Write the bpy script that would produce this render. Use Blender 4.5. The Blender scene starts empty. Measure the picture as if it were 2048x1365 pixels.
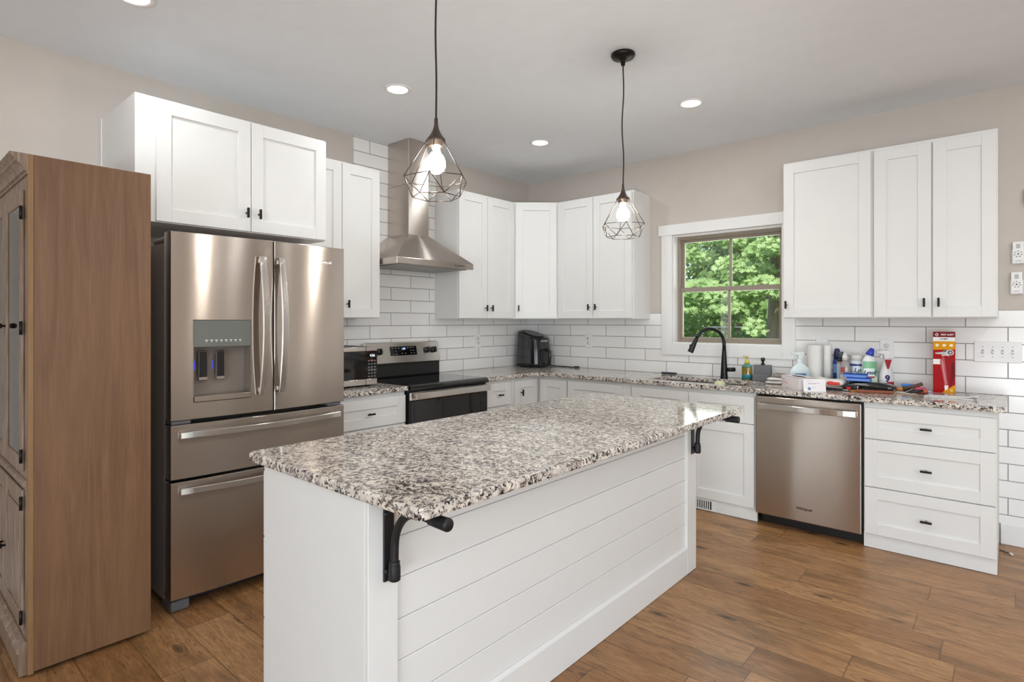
import bpy, bmesh, math, random
from mathutils import Matrix, Vector

# ------------------------------------------------------------------ camera
scene = bpy.context.scene
COL = scene.collection
cam_data = bpy.data.cameras.new('camera')
cam = bpy.data.objects.new('camera', cam_data)
COL.objects.link(cam)
cam.location = (3.7876, -4.5860, 1.3572)
cam.rotation_euler = (math.pi / 2, 0, math.radians(41.2165))
cam_data.sensor_width = 36.0
cam_data.lens = 1141.41 / 2048 * 36.0
cam_data.shift_y = -40.51 / 2048
cam_data.clip_start = 0.05
cam_data.clip_end = 200
scene.camera = cam

# ------------------------------------------------------------------ view, world, sun, daylight, added fill
scene.view_settings.view_transform = 'Standard'
scene.view_settings.look = 'None'
scene.view_settings.gamma = 1.0
scene.view_settings.use_curve_mapping = False
scene.view_settings.exposure = 0.21

world = bpy.data.worlds.new('world')
scene.world = world
world.use_nodes = True
wt = world.node_tree
bg = wt.nodes['Background']
sky = wt.nodes.new('ShaderNodeTexSky')
sky.sky_type = 'NISHITA'
sky.sun_disc = False
sky.sun_elevation = math.radians(58)
sky.sun_rotation = math.radians(160)
wt.links.new(sky.outputs[0], bg.inputs[0])
bg.inputs[1].default_value = 0.22


def lamp(name, kind, loc, energy, rot=(0, 0, 0), color=(1, 1, 1), **kw):
    d = bpy.data.lights.new(name, kind)
    d.energy = energy
    d.color = color
    for k, v in kw.items():
        setattr(d, k, v)
    o = bpy.data.objects.new(name, d)
    o.location = loc
    o.rotation_euler = rot
    COL.objects.link(o)
    return o


# the sun outside stands high on the camera's side of the house and lights the trees beyond the window
lamp('sun', 'SUN', (6, -12, 14), 4.8, (math.radians(34), 0, math.radians(24)), (1.0, 0.96, 0.88), angle=0.01)
# added fill lamps at unseen, made-up openings behind and beside the camera
FILL_TINT = (0.80, 0.92, 1.0)
lamp('added_fill_rear', 'AREA', (5.2, -8.90, 1.25), 60, (math.radians(90), 0, math.radians(0)), FILL_TINT,
     shape='RECTANGLE', size=3.2, size_y=2.1)
lamp('added_fill_side', 'AREA', (6.90, -5.2, 1.5), 60, (math.radians(90), 0, math.radians(90)), FILL_TINT,
     shape='RECTANGLE', size=2.6, size_y=1.5)
# added fill lamp tilted upwards from the rear wall to brighten the ceiling
lamp('added_fill_ceiling', 'AREA', (5.2, -8.85, 0.35), 105, (math.radians(128), 0, 0), FILL_TINT,
     shape='RECTANGLE', size=3.2, size_y=0.6)
lamp('daylight_kitchen_window', 'AREA', (2.045, 0.145, 1.62), 7, (math.radians(-90), 0, 0), (0.93, 1.0, 0.93),
     shape='RECTANGLE', size=0.8, size_y=0.85)

# ------------------------------------------------------------------ materials


def lin(c):
    c = c.lstrip('#')
    out = []
    for i in (0, 2, 4):
        v = int(c[i:i + 2], 16) / 255
        out.append(v / 12.92 if v <= 0.04045 else ((v + 0.055) / 1.055) ** 2.4)
    return (out[0], out[1], out[2], 1.0)


class NT:
    """small helper around a material's node tree"""

    def __init__(self, name):
        self.m = bpy.data.materials.new(name)
        self.m.use_nodes = True
        self.t = self.m.node_tree
        self.b = self.t.nodes['Principled BSDF']

    def n(self, kind, **kw):
        nd = self.t.nodes.new('ShaderNode' + kind)
        for k, v in kw.items():
            setattr(nd, k, v)
        return nd

    def put(self, sock, v):
        if isinstance(v, bpy.types.NodeSocket):
            self.t.links.new(v, sock)
        else:
            sock.default_value = v

    def math(self, op, a, b=0.0, c=0.0):
        nd = self.n('Math', operation=op)
        self.put(nd.inputs[0], a)
        self.put(nd.inputs[1], b)
        self.put(nd.inputs[2], c)
        return nd.outputs[0]

    def coord(self, out='Object'):
        return self.n('TexCoord').outputs[out]

    def sep(self, v):
        nd = self.n('SeparateXYZ')
        self.put(nd.inputs[0], v)
        return nd.outputs

    def comb(self, x, y, z):
        nd = self.n('CombineXYZ')
        for i, v in enumerate((x, y, z)):
            self.put(nd.inputs[i], v)
        return nd.outputs[0]

    def scale(self, v, s):
        nd = self.n('Mapping')
        self.put(nd.inputs[0], v)
        nd.inputs['Scale'].default_value = s
        return nd.outputs[0]

    def noise(self, v, scale, detail=3.0, rough=0.55, dist=0.0, out='Fac'):
        nd = self.n('TexNoise')
        self.put(nd.inputs['Vector'], v)
        nd.inputs['Scale'].default_value = scale
        nd.inputs['Detail'].default_value = detail
        nd.inputs['Roughness'].default_value = rough
        nd.inputs['Distortion'].default_value = dist
        return nd.outputs[out]

    def ramp(self, fac, stops, mode='LINEAR'):
        nd = self.n('ValToRGB')
        nd.color_ramp.interpolation = mode
        self.put(nd.inputs[0], fac)
        el = nd.color_ramp.elements
        while len(el) < len(stops):
            el.new(0.5)
        for e, (p, c) in zip(el, stops):
            e.position = p
            e.color = c if not isinstance(c, (int, float)) else (c, c, c, 1)
        return nd.outputs[0]

    def mix(self, fac, a, b, mode='MIX'):
        nd = self.n('Mix', data_type='RGBA', blend_type=mode)
        self.put(nd.inputs[0], fac)
        self.put(nd.inputs[6], a)
        self.put(nd.inputs[7], b)
        return nd.outputs[2]

    def bump(self, h, strength=0.1, dist=0.01):
        nd = self.n('Bump')
        self.put(nd.inputs['Height'], h)
        nd.inputs['Strength'].default_value = strength
        nd.inputs['Distance'].default_value = dist
        self.t.links.new(nd.outputs[0], self.b.inputs['Normal'])

    def set(self, **kw):
        for k, v in kw.items():
            self.put(self.b.inputs[k.replace('_', ' ')], v)


MATS = {}


def plain(name, color, rough=0.5, metal=0.0, var=0.03, bump=0.0, bscale=200, spec=0.5, coat=0.0, emit=None):
    """a plain coloured surface with a faint procedural variation"""
    if name in MATS:
        return MATS[name]
    k = NT(name)
    c = lin(color) if isinstance(color, str) else color
    v = k.noise(k.coord(), 9.0, 2.0)
    lo = tuple(x * (1 - var) for x in c[:3]) + (1,)
    hi = tuple(min(1, x * (1 + var)) for x in c[:3]) + (1,)
    k.set(Base_Color=k.ramp(v, [(0.35, lo), (0.65, hi)]), Roughness=rough, Metallic=metal, Specular_IOR_Level=spec,
          Coat_Weight=coat)
    if bump:
        k.bump(k.noise(k.coord(), bscale, 2.0), bump, 0.002)
    if emit:
        k.set(Emission_Color=lin(emit[0]), Emission_Strength=emit[1])
    MATS[name] = k.m
    return k.m


PAINT = plain('cabinet_white_paint', '#e3e1de', 0.38, var=0.006)
WALL = plain('wall_greige_paint', '#c8beb5', 0.75, var=0.012, bump=0.05, bscale=350)
CEIL = plain('ceiling_white_paint', '#eceff3', 0.85, var=0.01, bump=0.06, bscale=300)
TRIM = plain('trim_white_paint', '#ebe9e7', 0.4, var=0.006)
SASH = plain('window_taupe_vinyl', '#968a7a', 0.45)
BRONZE = plain('dark_bronze_metal', '#231e1b', 0.42, 0.6)
BLACK = plain('black_plastic', '#141414', 0.4)
GLOSSBLACK = plain('glossy_black_plastic', '#15141a', 0.13, coat=0.4)
BLACKGLASS = plain('black_glass', '#0b0b0c', 0.045, spec=0.6)
IRON = plain('black_powder_coated_iron', '#1b1b1d', 0.5, 0.2, bump=0.1)
WHITEPL = plain('white_plastic', '#ecebea', 0.35)
GREYSIDE = plain('refrigerator_grey_steel', '#9a8c84', 0.4, 0.2)
GASKET = plain('dark_rubber', '#2a2523', 0.7)
CHROME = plain('polished_metal', '#c9c6c4', 0.12, 1.0)
GREYPL = plain('grey_plastic', '#5c5a5c', 0.5)
CAGE = plain('aged_bronze_wire', '#574c44', 0.35, 0.75)
TOEK = plain('toe_board_white', '#e4e3df', 0.5)


def stainless(name, color, rough=0.27, vertical=False):
    k = NT(name)
    co = k.coord()
    st = (3.0, 3.0, 900.0) if not vertical else (500.0, 500.0, 1.5)
    g = k.noise(k.scale(co, st), 1.0, 2.0)
    c = lin(color)
    k.set(Base_Color=k.ramp(g, [(0.3, tuple(x * 0.985 for x in c[:3]) + (1,)), (0.7, c)]), Metallic=1.0,
          Roughness=k.math('ADD', k.math('MULTIPLY', g, 0.02), rough - 0.01), Anisotropic=0.96)
    tg = k.n('Tangent', direction_type='RADIAL', axis='Z')
    k.t.links.new(tg.outputs[0], k.b.inputs['Tangent'])
    k.set(Anisotropic_Rotation=0.25)
    k.bump(k.noise(k.scale(co, (1.0, 1.0, 0.6)), 2.4, 1.0), 0.05, 0.05)
    return k.m


STEEL = stainless('brushed_stainless_steel', '#c4bab1', 0.23)
STEELB = stainless('bright_stainless_steel', '#cfcac4', 0.22)


def granite():
    k = NT('speckled_granite')
    co = k.coord()
    base = k.ramp(k.noise(co, 22, 3, 0.6), [(0.30, lin('#a29c9a')), (0.45, lin('#cbc2b8')), (0.62, lin('#e6dccf'))])
    grey = k.ramp(k.noise(co, 52, 4, 0.65, 0.5), [(0.41, 1.0), (0.47, 0.0)])
    base = k.mix(grey, base, lin('#8c827c'))
    patch = k.math('MULTIPLY', k.math('SUBTRACT', k.noise(co, 9, 2, 0.5), 0.5), 0.16)
    dark = k.ramp(k.math('ADD', k.noise(co, 78, 4, 0.66, 0.5), patch), [(0.426, 1.0), (0.456, 0.0)])
    base = k.mix(dark, base, lin('#262326'))
    off = k.n('Mapping')
    k.put(off.inputs[0], co)
    off.inputs['Location'].default_value = (3.1, 7.7, 1.3)
    brown = k.ramp(k.noise(off.outputs[0], 60, 3, 0.6), [(0.375, 1.0), (0.41, 0.0)])
    base = k.mix(brown, base, lin('#63534a'))
    k.set(Base_Color=base, Roughness=0.09, Specular_IOR_Level=0.5)
    return k.m


GRANITE = granite()


def tile_mat(name, horizontal, phase):
    """subway tile 0.404 x 0.1035 m, running bond, thin dark grout"""
    k = NT(name)
    s = k.sep(k.coord())
    u = s[0] if horizontal == 'x' else s[1]
    w, h, g = 0.404, 0.1035, 0.0034
    vz = k.math('DIVIDE', k.math('SUBTRACT', s[2], 0.9035), h)
    row = k.math('FLOOR', vz)
    odd = k.math('FLOORED_MODULO', row, 2.0)
    uu = k.math('ADD', k.math('DIVIDE', k.math('SUBTRACT', u, phase), w), k.math('MULTIPLY', odd, 0.5))
    fu = k.math('FRACT', uu)
    fv = k.math('FRACT', vz)
    du = k.math('MULTIPLY', k.math('MINIMUM', fu, k.math('SUBTRACT', 1.0, fu)), w)
    dv = k.math('MULTIPLY', k.math('MINIMUM', fv, k.math('SUBTRACT', 1.0, fv)), h)
    d = k.math('MINIMUM', du, dv)
    grout = k.ramp(d, [(g * 0.36, 1.0), (g * 0.52, 0.0)])
    wn = k.n('TexWhiteNoise', noise_dimensions='2D')
    k.put(wn.inputs['Vector'], k.comb(k.math('FLOOR', uu), row, 0.0))
    tone = k.ramp(wn.outputs['Value'], [(0.0, lin('#efecea')), (1.0, lin('#f5f3f1'))])
    k.set(Base_Color=k.mix(grout, tone, lin('#4a4644')), Roughness=k.math('ADD', k.math('MULTIPLY', grout, 0.6), 0.16))
    hgt = k.math('ADD', k.ramp(d, [(0.0, 0.0), (g * 1.1, 1.0)]), k.math('MULTIPLY', k.noise(k.coord(), 6, 2), 0.12))
    k.bump(hgt, 0.25, 0.004)
    return k.m


TILE_A = tile_mat('subway_tile_on_hood_wall', 'y', -0.95)
TILE_B = tile_mat('subway_tile_on_window_wall', 'x', 3.568)


def floor_mat():
    k = NT('chestnut_plank_flooring')
    s = k.sep(k.coord())
    x, y = s[0], s[1]
    W, L = 0.19, 1.22
    ry = k.math('DIVIDE', k.math('ADD', y, 1.366), W)
    row = k.math('FLOOR', ry)
    wn = k.n('TexWhiteNoise', noise_dimensions='1D')
    k.put(wn.inputs['W'], row)
    rx = k.math('ADD', k.math('DIVIDE', x, L), wn.outputs['Value'])
    cell = k.math('FLOOR', rx)
    wn2 = k.n('TexWhiteNoise', noise_dimensions='2D')
    k.put(wn2.inputs['Vector'], k.comb(row, cell, 0.0))
    rnd = wn2.outputs['Value']
    fy = k.math('FRACT', ry)
    fx = k.math('FRACT', rx)
    d = k.math('MINIMUM', k.math('MULTIPLY', k.math('MINIMUM', fy, k.math('SUBTRACT', 1.0, fy)), W),
               k.math('MULTIPLY', k.math('MINIMUM', fx, k.math('SUBTRACT', 1.0, fx)), L))
    seam = k.ramp(d, [(0.0004, 0.6), (0.0011, 0.0)])
    shift = k.math('MULTIPLY', rnd, 37.0)
    vec = k.comb(k.math('ADD', x, shift), k.math('ADD', y, k.math('MULTIPLY', rnd, 11.0)), k.math('MULTIPLY', rnd, 5.0))
    warp = k.noise(k.scale(vec, (1.3, 5.0, 1.0)), 1.6, 3, 0.6)
    grain = k.noise(k.scale(vec, (2.2, 19.0, 1.0)), 2.0, 6, 0.70, 2.2)
    fine = k.noise(k.scale(vec, (10.0, 150.0, 1.0)), 2.0, 3, 0.65)
    col = k.ramp(grain, [(0.26, lin('#7a5736')), (0.42, lin('#a17a52')), (0.55, lin('#b48c62')), (0.74, lin('#c8a277'))])
    tone = k.ramp(rnd, [(0.0, lin('#dac9bb')), (0.5, lin('#ecdfd2')), (1.0, lin('#fff6ea'))])
    col = k.mix(1.0, col, tone, 'MULTIPLY')
    smoke = k.ramp(warp, [(0.36, 0.55), (0.50, 0.0)])
    col = k.mix(smoke, col, lin('#5f4426'))
    col = k.mix(k.ramp(fine, [(0.36, 0.25), (0.52, 0.0)]), col, lin('#5a3a1c'))
    vo = k.n('TexVoronoi', feature='F1')
    k.put(vo.inputs['Vector'], k.scale(vec, (2.4, 7.0, 1.0)))
    vo.inputs['Scale'].default_value = 1.0
    ring = k.math('SINE', k.math('MULTIPLY', vo.outputs['Distance'], 70.0))
    near = k.ramp(vo.outputs['Distance'], [(0.10, 0.5), (0.34, 0.0)])
    col = k.mix(k.math('MULTIPLY', near, k.ramp(ring, [(0.2, 0.0), (0.9, 1.0)])), col, lin('#5a3b1e'))
    knot = k.ramp(vo.outputs['Distance'], [(0.05, 0.9), (0.13, 0.0)])
    col = k.mix(knot, col, lin('#2e1a0c'))
    fleck = k.ramp(k.noise(k.scale(vec, (7.0, 42.0, 1.0)), 1.6, 3, 0.6, 0.8), [(0.30, 0.75), (0.36, 0.0)])
    col = k.mix(fleck, col, lin('#3c2511'))
    col = k.mix(seam, col, lin('#2c1a0d'))
    k.set(Base_Color=col, Roughness=k.math('ADD', k.math('MULTIPLY', grain, 0.16), 0.27), Specular_IOR_Level=0.42)
    k.bump(k.math('ADD', k.math('MULTIPLY', fine, 0.2), k.math('MULTIPLY', seam, -1.0)), 0.12, 0.002)
    return k.m


FLOOR = floor_mat()


def wood_mat(name, dark, mid, light, washed=0.0):
    """grain runs along z"""
    k = NT(name)
    co = k.coord()
    g = k.noise(k.scale(co, (11.0, 11.0, 0.8)), 1.5, 6, 0.62, 1.2)
    f = k.noise(k.scale(co, (240.0, 240.0, 5.0)), 1.0, 3, 0.65)
    b = k.noise(co, 1.8, 2, 0.5)
    col = k.ramp(g, [(0.28, lin(dark)), (0.5, lin(mid)), (0.75, lin(light))])
    col = k.mix(k.ramp(f, [(0.36, 0.55), (0.54, 0.0)]), col, lin(dark))
    col = k.mix(k.ramp(f, [(0.58, 0.0), (0.75, 0.4)]), col, lin(light))
    col = k.mix(k.ramp(b, [(0.4, 0.0), (0.7, 0.35)]), col, lin(light))
    if washed:
        w = k.noise(k.scale(co, (60.0, 60.0, 5.0)), 1.0, 4, 0.6)
        col = k.mix(k.ramp(w, [(0.45, 0.0), (0.7, washed)]), col, lin('#b5a69b'))
    k.set(Base_Color=col, Roughness=0.5)
    k.bump(f, 0.06, 0.002)
    return k.m


OAK = wood_mat('oak_side_panel_wood', '#60412b', '#735136', '#825f42')
OAKEDGE = wood_mat('golden_oak_edge_wood', '#765534', '#866440', '#94724c')
WASHED = wood_mat('limed_oak_wood', '#66503f', '#7d6450', '#917863', 0.5)


def glassy(name, tint=(1, 1, 1), gloss=1.0, rough=0.02):
    """thin clear pane: see-through with a reflection that grows at grazing angles"""
    k = NT(name)
    t = k.t
    tr = k.n('BsdfTransparent')
    tr.inputs[0].default_value = (*tint, 1)
    gl = k.n('BsdfGlossy')
    gl.inputs['Roughness'].default_value = rough
    fr = k.n('Fresnel')
    fr.inputs[0].default_value = 1.45
    mx = k.n('MixShader')
    vn = k.noise(k.coord(), 4.0, 1.0)
    t.links.new(k.math('MULTIPLY', fr.outputs[0], k.math('ADD', k.math('MULTIPLY', vn, 0.1), gloss)), mx.inputs[0])
    t.links.new(tr.outputs[0], mx.inputs[1])
    t.links.new(gl.outputs[0], mx.inputs[2])
    t.links.new(mx.outputs[0], t.nodes['Material Output'].inputs[0])
    return k.m


PANE = glassy('window_glass')
CLEAR = glassy('clear_plastic', (0.99, 0.99, 0.99), 0.9, 0.10)
BULBGLASS = plain('lit_bulb_glass', '#fff4e0', 0.2, emit=('#fff8ee', 125.0))
LENS = plain('lit_downlight_lens', '#fffaf2', 0.4, emit=('#fff6ea', 9.0))
CLOCKW = plain('lit_white_digits', '#ffffff', 0.4, emit=('#f2f2ff', 0.9))
CLOCKB = plain('lit_blue_digits', '#bcd0ff', 0.4, emit=('#a8c4ff', 0.8))
BLUELED = plain('lit_blue_indicator', '#2030d0', 0.4, emit=('#2a3cff', 1.2))


def leaf_mat(name, a, b, trans):
    k = NT(name)
    t = k.t
    oi = k.n('ObjectInfo')
    v = k.noise(k.coord(), 2.3, 4, 0.7)
    col = k.ramp(v, [(0.3, lin(a)), (0.7, lin(b))])
    k.set(Base_Color=col, Roughness=0.55, Specular_IOR_Level=0.25)
    tl = k.n('BsdfTranslucent')
    t.links.new(k.mix(0.5, col, lin('#cfdb7c')), tl.inputs[0])
    mx = k.n('MixShader')
    mx.inputs[0].default_value = trans
    t.links.new(k.b.outputs[0], mx.inputs[1])
    t.links.new(tl.outputs[0], mx.inputs[2])
    t.links.new(mx.outputs[0], t.nodes['Material Output'].inputs[0])
    return k.m


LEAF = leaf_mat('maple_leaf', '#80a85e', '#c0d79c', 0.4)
LEAFD = leaf_mat('dark_wood_leaf', '#4e7338', '#86a862', 0.35)  # darker greens for the shrub and the wood behind
BARK = wood_mat('grey_brown_bark', '#6e5f4f', '#958573', '#b2a290')
LAWN = plain('lawn_ground', '#4d5f33', 0.95, var=0.4)


# ------------------------------------------------------------------ mesh building
class MB:
    """collects shapes into one mesh"""

    def __init__(self):
        self.bm = bmesh.new()

    def _merge(self, tmp, mi=0, M=None, smooth=False):
        if M is not None:
            bmesh.ops.transform(tmp, matrix=M, verts=tmp.verts)
        vm = {}
        for v in tmp.verts:
            vm[v] = self.bm.verts.new(v.co)
        for f in tmp.faces:
            try:
                nf = self.bm.faces.new([vm[v] for v in f.verts])
            except ValueError:
                continue
            nf.material_index = mi
            nf.smooth = smooth
        tmp.free()
        return self

    def box(self, x0, y0, z0, x1, y1, z1, bev=0.0, mi=0, M=None, seg=1):
        t = bmesh.new()
        bmesh.ops.create_cube(t, size=1.0)
        a = (min(x0, x1), min(y0, y1), min(z0, z1))
        b = (max(x0, x1), max(y0, y1), max(z0, z1))
        for v in t.verts:
            v.co = [a[i] + (v.co[i] + 0.5) * (b[i] - a[i]) for i in range(3)]
        if bev > 0:
            bev = min(bev, 0.49 * min(b[i] - a[i] for i in range(3)))
            bmesh.ops.bevel(t, geom=t.edges[:], offset=bev, segments=seg, affect='EDGES', profile=0.5)
        return self._merge(t, mi, M, smooth=False)

    def prism(self, poly, z0, z1, mi=0, M=None, bev=0.0, seg=1, smooth=False):
        """polygon in xy extruded along z"""
        t = bmesh.new()
        lo = [t.verts.new((x, y, z0)) for x, y in poly]
        hi = [t.verts.new((x, y, z1)) for x, y in poly]
        n = len(poly)
        t.faces.new(lo[::-1])
        t.faces.new(hi)
        for i in range(n):
            t.faces.new((lo[i], lo[(i + 1) % n], hi[(i + 1) % n], hi[i]))
        bmesh.ops.recalc_face_normals(t, faces=t.faces[:])
        if bev > 0:
            ed = [e for e in t.edges if abs(e.verts[0].co.z - e.verts[1].co.z) < 1e-6]
            bmesh.ops.bevel(t, geom=ed, offset=bev, segments=seg, affect='EDGES', profile=0.5)
        return self._merge(t, mi, M, smooth)

    def lathe(self, prof, mi=0, M=None, seg=24, smooth=True, sx=1.0, sy=1.0):
        """(radius, z) profile turned about z"""
        t = bmesh.new()
        rings = []
        for r, z in prof:
            if r < 1e-6:
                rings.append([t.verts.new((0, 0, z))])
            else:
                rings.append([t.verts.new((r * sx * math.cos(2 * math.pi * i / seg), r * sy * math.sin(2 * math.pi * i / seg), z))
                              for i in range(seg)])
        for a, b in zip(rings, rings[1:]):
            for i in range(seg):
                j = (i + 1) % seg
                if len(a) == 1 and len(b) == 1:
                    continue
                if len(a) == 1:
                    t.faces.new((a[0], b[j], b[i]))
                elif len(b) == 1:
                    t.faces.new((a[i], a[j], b[0]))
                else:
                    t.faces.new((a[i], a[j], b[j], b[i]))
        for r in (rings[0], rings[-1]):
            if len(r) > 1:
                t.faces.new(r)
        bmesh.ops.recalc_face_normals(t, faces=t.faces[:])
        return self._merge(t, mi, M, smooth)

    def cyl(self, p0, p1, r0, r1=None, seg=16, mi=0, smooth=True):
        r1 = r0 if r1 is None else r1
        p0, p1 = Vector(p0), Vector(p1)
        L = (p1 - p0).length
        q = Vector((0, 0, 1)).rotation_difference((p1 - p0).normalized())
        M = Matrix.Translation(p0) @ q.to_matrix().to_4x4()
        return self.lathe([(r0, 0), (r1, L)], mi, M, seg, smooth)

    def ball(self, c, r, mi=0, seg=16, sx=1, sy=1, sz=1):
        prof = [(max(0.0, r * math.sin(math.pi * i / 10)), -r * sz * math.cos(math.pi * i / 10)) for i in range(11)]
        prof[0] = (0, prof[0][1])
        prof[-1] = (0, prof[-1][1])
        return self.lathe(prof, mi, Matrix.Translation(c), seg, True, sx, sy)

    def tube(self, pts, r, seg=12, mi=0, smooth=True, up=None):
        """round (or radius-per-point) tube along a path"""
        pts = [Vector(p) for p in pts]
        rs = r if isinstance(r, (list, tuple)) else [r] * len(pts)
        t = bmesh.new()
        rings = []
        prev = None
        for i, p in enumerate(pts):
            d = (pts[min(i + 1, len(pts) - 1)] - pts[max(i - 1, 0)]).normalized()
            if prev is None:
                a = Vector((0, 0, 1)) if abs(d.z) < 0.9 else Vector((1, 0, 0))
                u = d.cross(a).normalized()
            else:
                u = (prev - d * prev.dot(d)).normalized()
            prev = u
            w = d.cross(u)
            rings.append([t.verts.new(p + (u * math.cos(2 * math.pi * k / seg) + w * math.sin(2 * math.pi * k / seg)) * rs[i])
                          for k in range(seg)])
        for a, b in zip(rings, rings[1:]):
            for k in range(seg):
                t.faces.new((a[k], a[(k + 1) % seg], b[(k + 1) % seg], b[k]))
        t.faces.new(rings[0])
        t.faces.new(rings[-1])
        bmesh.ops.recalc_face_normals(t, faces=t.faces[:])
        return self._merge(t, mi, None, smooth)

    def sweep(self, pts, sect, mi=0, smooth=False):
        """section [(a, b)] swept along a path; sections given per point as lists of Vectors offsets"""
        t = bmesh.new()
        rings = [[t.verts.new(Vector(p) + Vector(o)) for o in s] for p, s in zip(pts, sect)]
        n = len(rings[0])
        for a, b in zip(rings, rings[1:]):
            for k in range(n):
                t.faces.new((a[k], a[(k + 1) % n], b[(k + 1) % n], b[k]))
        t.faces.new(rings[0])
        t.faces.new(rings[-1])
        bmesh.ops.recalc_face_normals(t, faces=t.faces[:])
        return self._merge(t, mi, None, smooth)

    def poly(self, pts, mi=0):
        vs = [self.bm.verts.new(p) for p in pts]
        f = self.bm.faces.new(vs)
        f.material_index = mi
        return self

    def build(self, name, mats, parent=None, smooth_angle=None):
        me = bpy.data.meshes.new(name)
        self.bm.normal_update()
        self.bm.to_mesh(me)
        self.bm.free()
        for m in (mats if isinstance(mats, (list, tuple)) else [mats]):
            me.materials.append(m)
        o = bpy.data.objects.new(name, me)
        COL.objects.link(o)
        if parent is not None:
            o.parent = parent
        return o


def tag(o, label=None, cat=None, group=None, kind=None):
    if label:
        o['label'] = label
    if cat:
        o['category'] = cat
    if group:
        o['group'] = group
    if kind:
        o['kind'] = kind
    return o


def thing(name, label, cat, loc=(0, 0, 0), rz=0.0, group=None):
    o = bpy.data.objects.new(name, None)
    o.empty_display_size = 0.05
    COL.objects.link(o)
    o.location = loc
    o.rotation_euler = (0, 0, rz)
    return tag(o, label, cat, group)


def struct(name, mb, mats, parent=None):
    o = mb.build(name, mats, parent)
    if parent is None:
        o['kind'] = 'structure'
    return o


def copy_tree(o, parent=None):
    c = o.copy()
    COL.objects.link(c)
    c.parent = parent
    for ch in o.children:
        copy_tree(ch, c)
    return c


def lettering(name, s, size, M, mat, parent, align='CENTER', shear=0.0, wrap=None, stretch=1.0, bold=0.0):
    """raised letters; M takes the text's xy plane to its place; wrap=(cx, cy, R) bends it round a bottle"""
    cu = bpy.data.curves.new(name, 'FONT')
    cu.body = s
    cu.size = size
    cu.align_x = align
    cu.align_y = 'CENTER'
    cu.shear = shear
    cu.offset = bold
    cu.extrude = 0.0004
    cu.resolution_u = 3
    tmp = bpy.data.objects.new(name, cu)
    COL.objects.link(tmp)
    dg = bpy.context.evaluated_depsgraph_get()
    me = bpy.data.meshes.new_from_object(tmp.evaluated_get(dg))
    bpy.data.objects.remove(tmp)
    for v in me.vertices:
        v.co.x *= stretch
        if wrap:
            cx, cy, R, z = wrap
            a = v.co.x / R
            rr = R + v.co.z
            v.co = (cx + rr * math.sin(a), cy - rr * math.cos(a), z + v.co.y)
        else:
            v.co = M @ v.co
    me.materials.clear()
    me.materials.append(mat)
    me.name = name
    o = bpy.data.objects.new(name, me)
    COL.objects.link(o)
    o.parent = parent
    return o


def front(x, y, z):
    """text plane facing local -y"""
    return Matrix.Translation((x, y, z)) @ Matrix.Rotation(math.pi / 2, 4, 'X')


R90 = math.pi / 2
# ------------------------------------------------------------------ the room
CH = 2.777                                   # ceiling height
RX, RY = 7.0, -9.0                           # far right wall, wall behind the camera
m = MB(); m.box(-0.15, RY - 0.15, -0.12, RX + 0.15, 0.15, 0.0); struct('floor', m, FLOOR)
m = MB(); m.box(-0.15, RY - 0.15, CH, RX + 0.15, 0.15, CH + 0.15); struct('ceiling', m, CEIL)
m = MB(); m.box(-0.15, RY, 0, 0, 0.15, CH); struct('wall_left', m, WALL)
WX0, WX1, WZ0, WZ1 = 1.602, 2.488, 1.165, 2.083   # kitchen window opening
m = MB()
m.box(0, 0, 0, WX0, 0.15, CH)
m.box(WX1, 0, 0, RX, 0.15, CH)
m.box(WX0, 0, 0, WX1, 0.15, WZ0)
m.box(WX0, 0, WZ1, WX1, 0.15, CH)
struct('wall_back', m, WALL)
m = MB()                                      # unseen side wall; opening added for the side fill lamp
m.box(RX, RY, 0, RX + 0.15, -6.55, CH)
m.box(RX, -3.85, 0, RX + 0.15, 0.15, CH)
m.box(RX, -6.55, 0, RX + 0.15, -3.85, 0.72)
m.box(RX, -6.55, 2.28, RX + 0.15, -3.85, CH)
struct('wall_right', m, WALL)
m = MB()                                      # wall behind the camera; opening added for the rear fill lamps
m.box(-0.15, RY - 0.15, 0, 3.55, RY, CH)
m.box(6.85, RY - 0.15, 0, RX + 0.15, RY, CH)
m.box(3.55, RY - 0.15, 2.32, 6.85, RY, CH)
struct('wall_front', m, WALL)
# subway tile
m = MB()
m.box(0, -2.72, 0.86, 0.008, 0.0, 1.40)
m.box(0, -2.104, 1.40, 0.008, -1.28, CH - 0.002)
struct('trim_1', m, TILE_A)
m = MB()
m.box(0.008, -0.008, 0.86, 1.506, 0, 1.4205)
m.box(1.506, -0.008, 0.86, 2.580, 0, 1.066)
m.box(2.580, -0.008, 0.125, RX, 0, 1.4205)
struct('trim_2', m, TILE_B)
m = MB()
m.box(3.735, -0.016, 0.0, RX, 0, 0.125, 0.003)
struct('baseboard_back', m, TRIM)
m = MB()
m.box(0, RY, 0, 0.014, -3.76, 0.125, 0.003)
struct('baseboard_left', m, TRIM)

# window: white casing, jamb lining, taupe double-hung sashes
m = MB()
m.box(1.505, -0.020, 1.066, WX0, 0, 2.090, 0.002)
m.box(WX1, -0.020, 1.066, 2.580, 0, 2.090, 0.002)
m.box(WX0, -0.020, 1.066, WX1, 0, WZ0, 0.002)
m.box(1.480, -0.026, 2.088, 2.605, 0, 2.178, 0.002)
struct('trim_3', m, TRIM)
m = MB()
m.box(WX0, 0, WZ0 + 0.010, WX0 + 0.010, 0.150, WZ1 - 0.010)
m.box(WX1 - 0.010, 0, WZ0 + 0.010, WX1, 0.150, WZ1 - 0.010)
m.box(WX0, 0, WZ1 - 0.010, WX1, 0.150, WZ1)
m.box(WX0, 0, WZ0, WX1, 0.150, WZ0 + 0.010)
struct('trim_4', m, TRIM)
m = MB()
a, b, c, d = WX0 + 0.010, WX1 - 0.010, WZ0 + 0.010, WZ1 - 0.010
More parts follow.
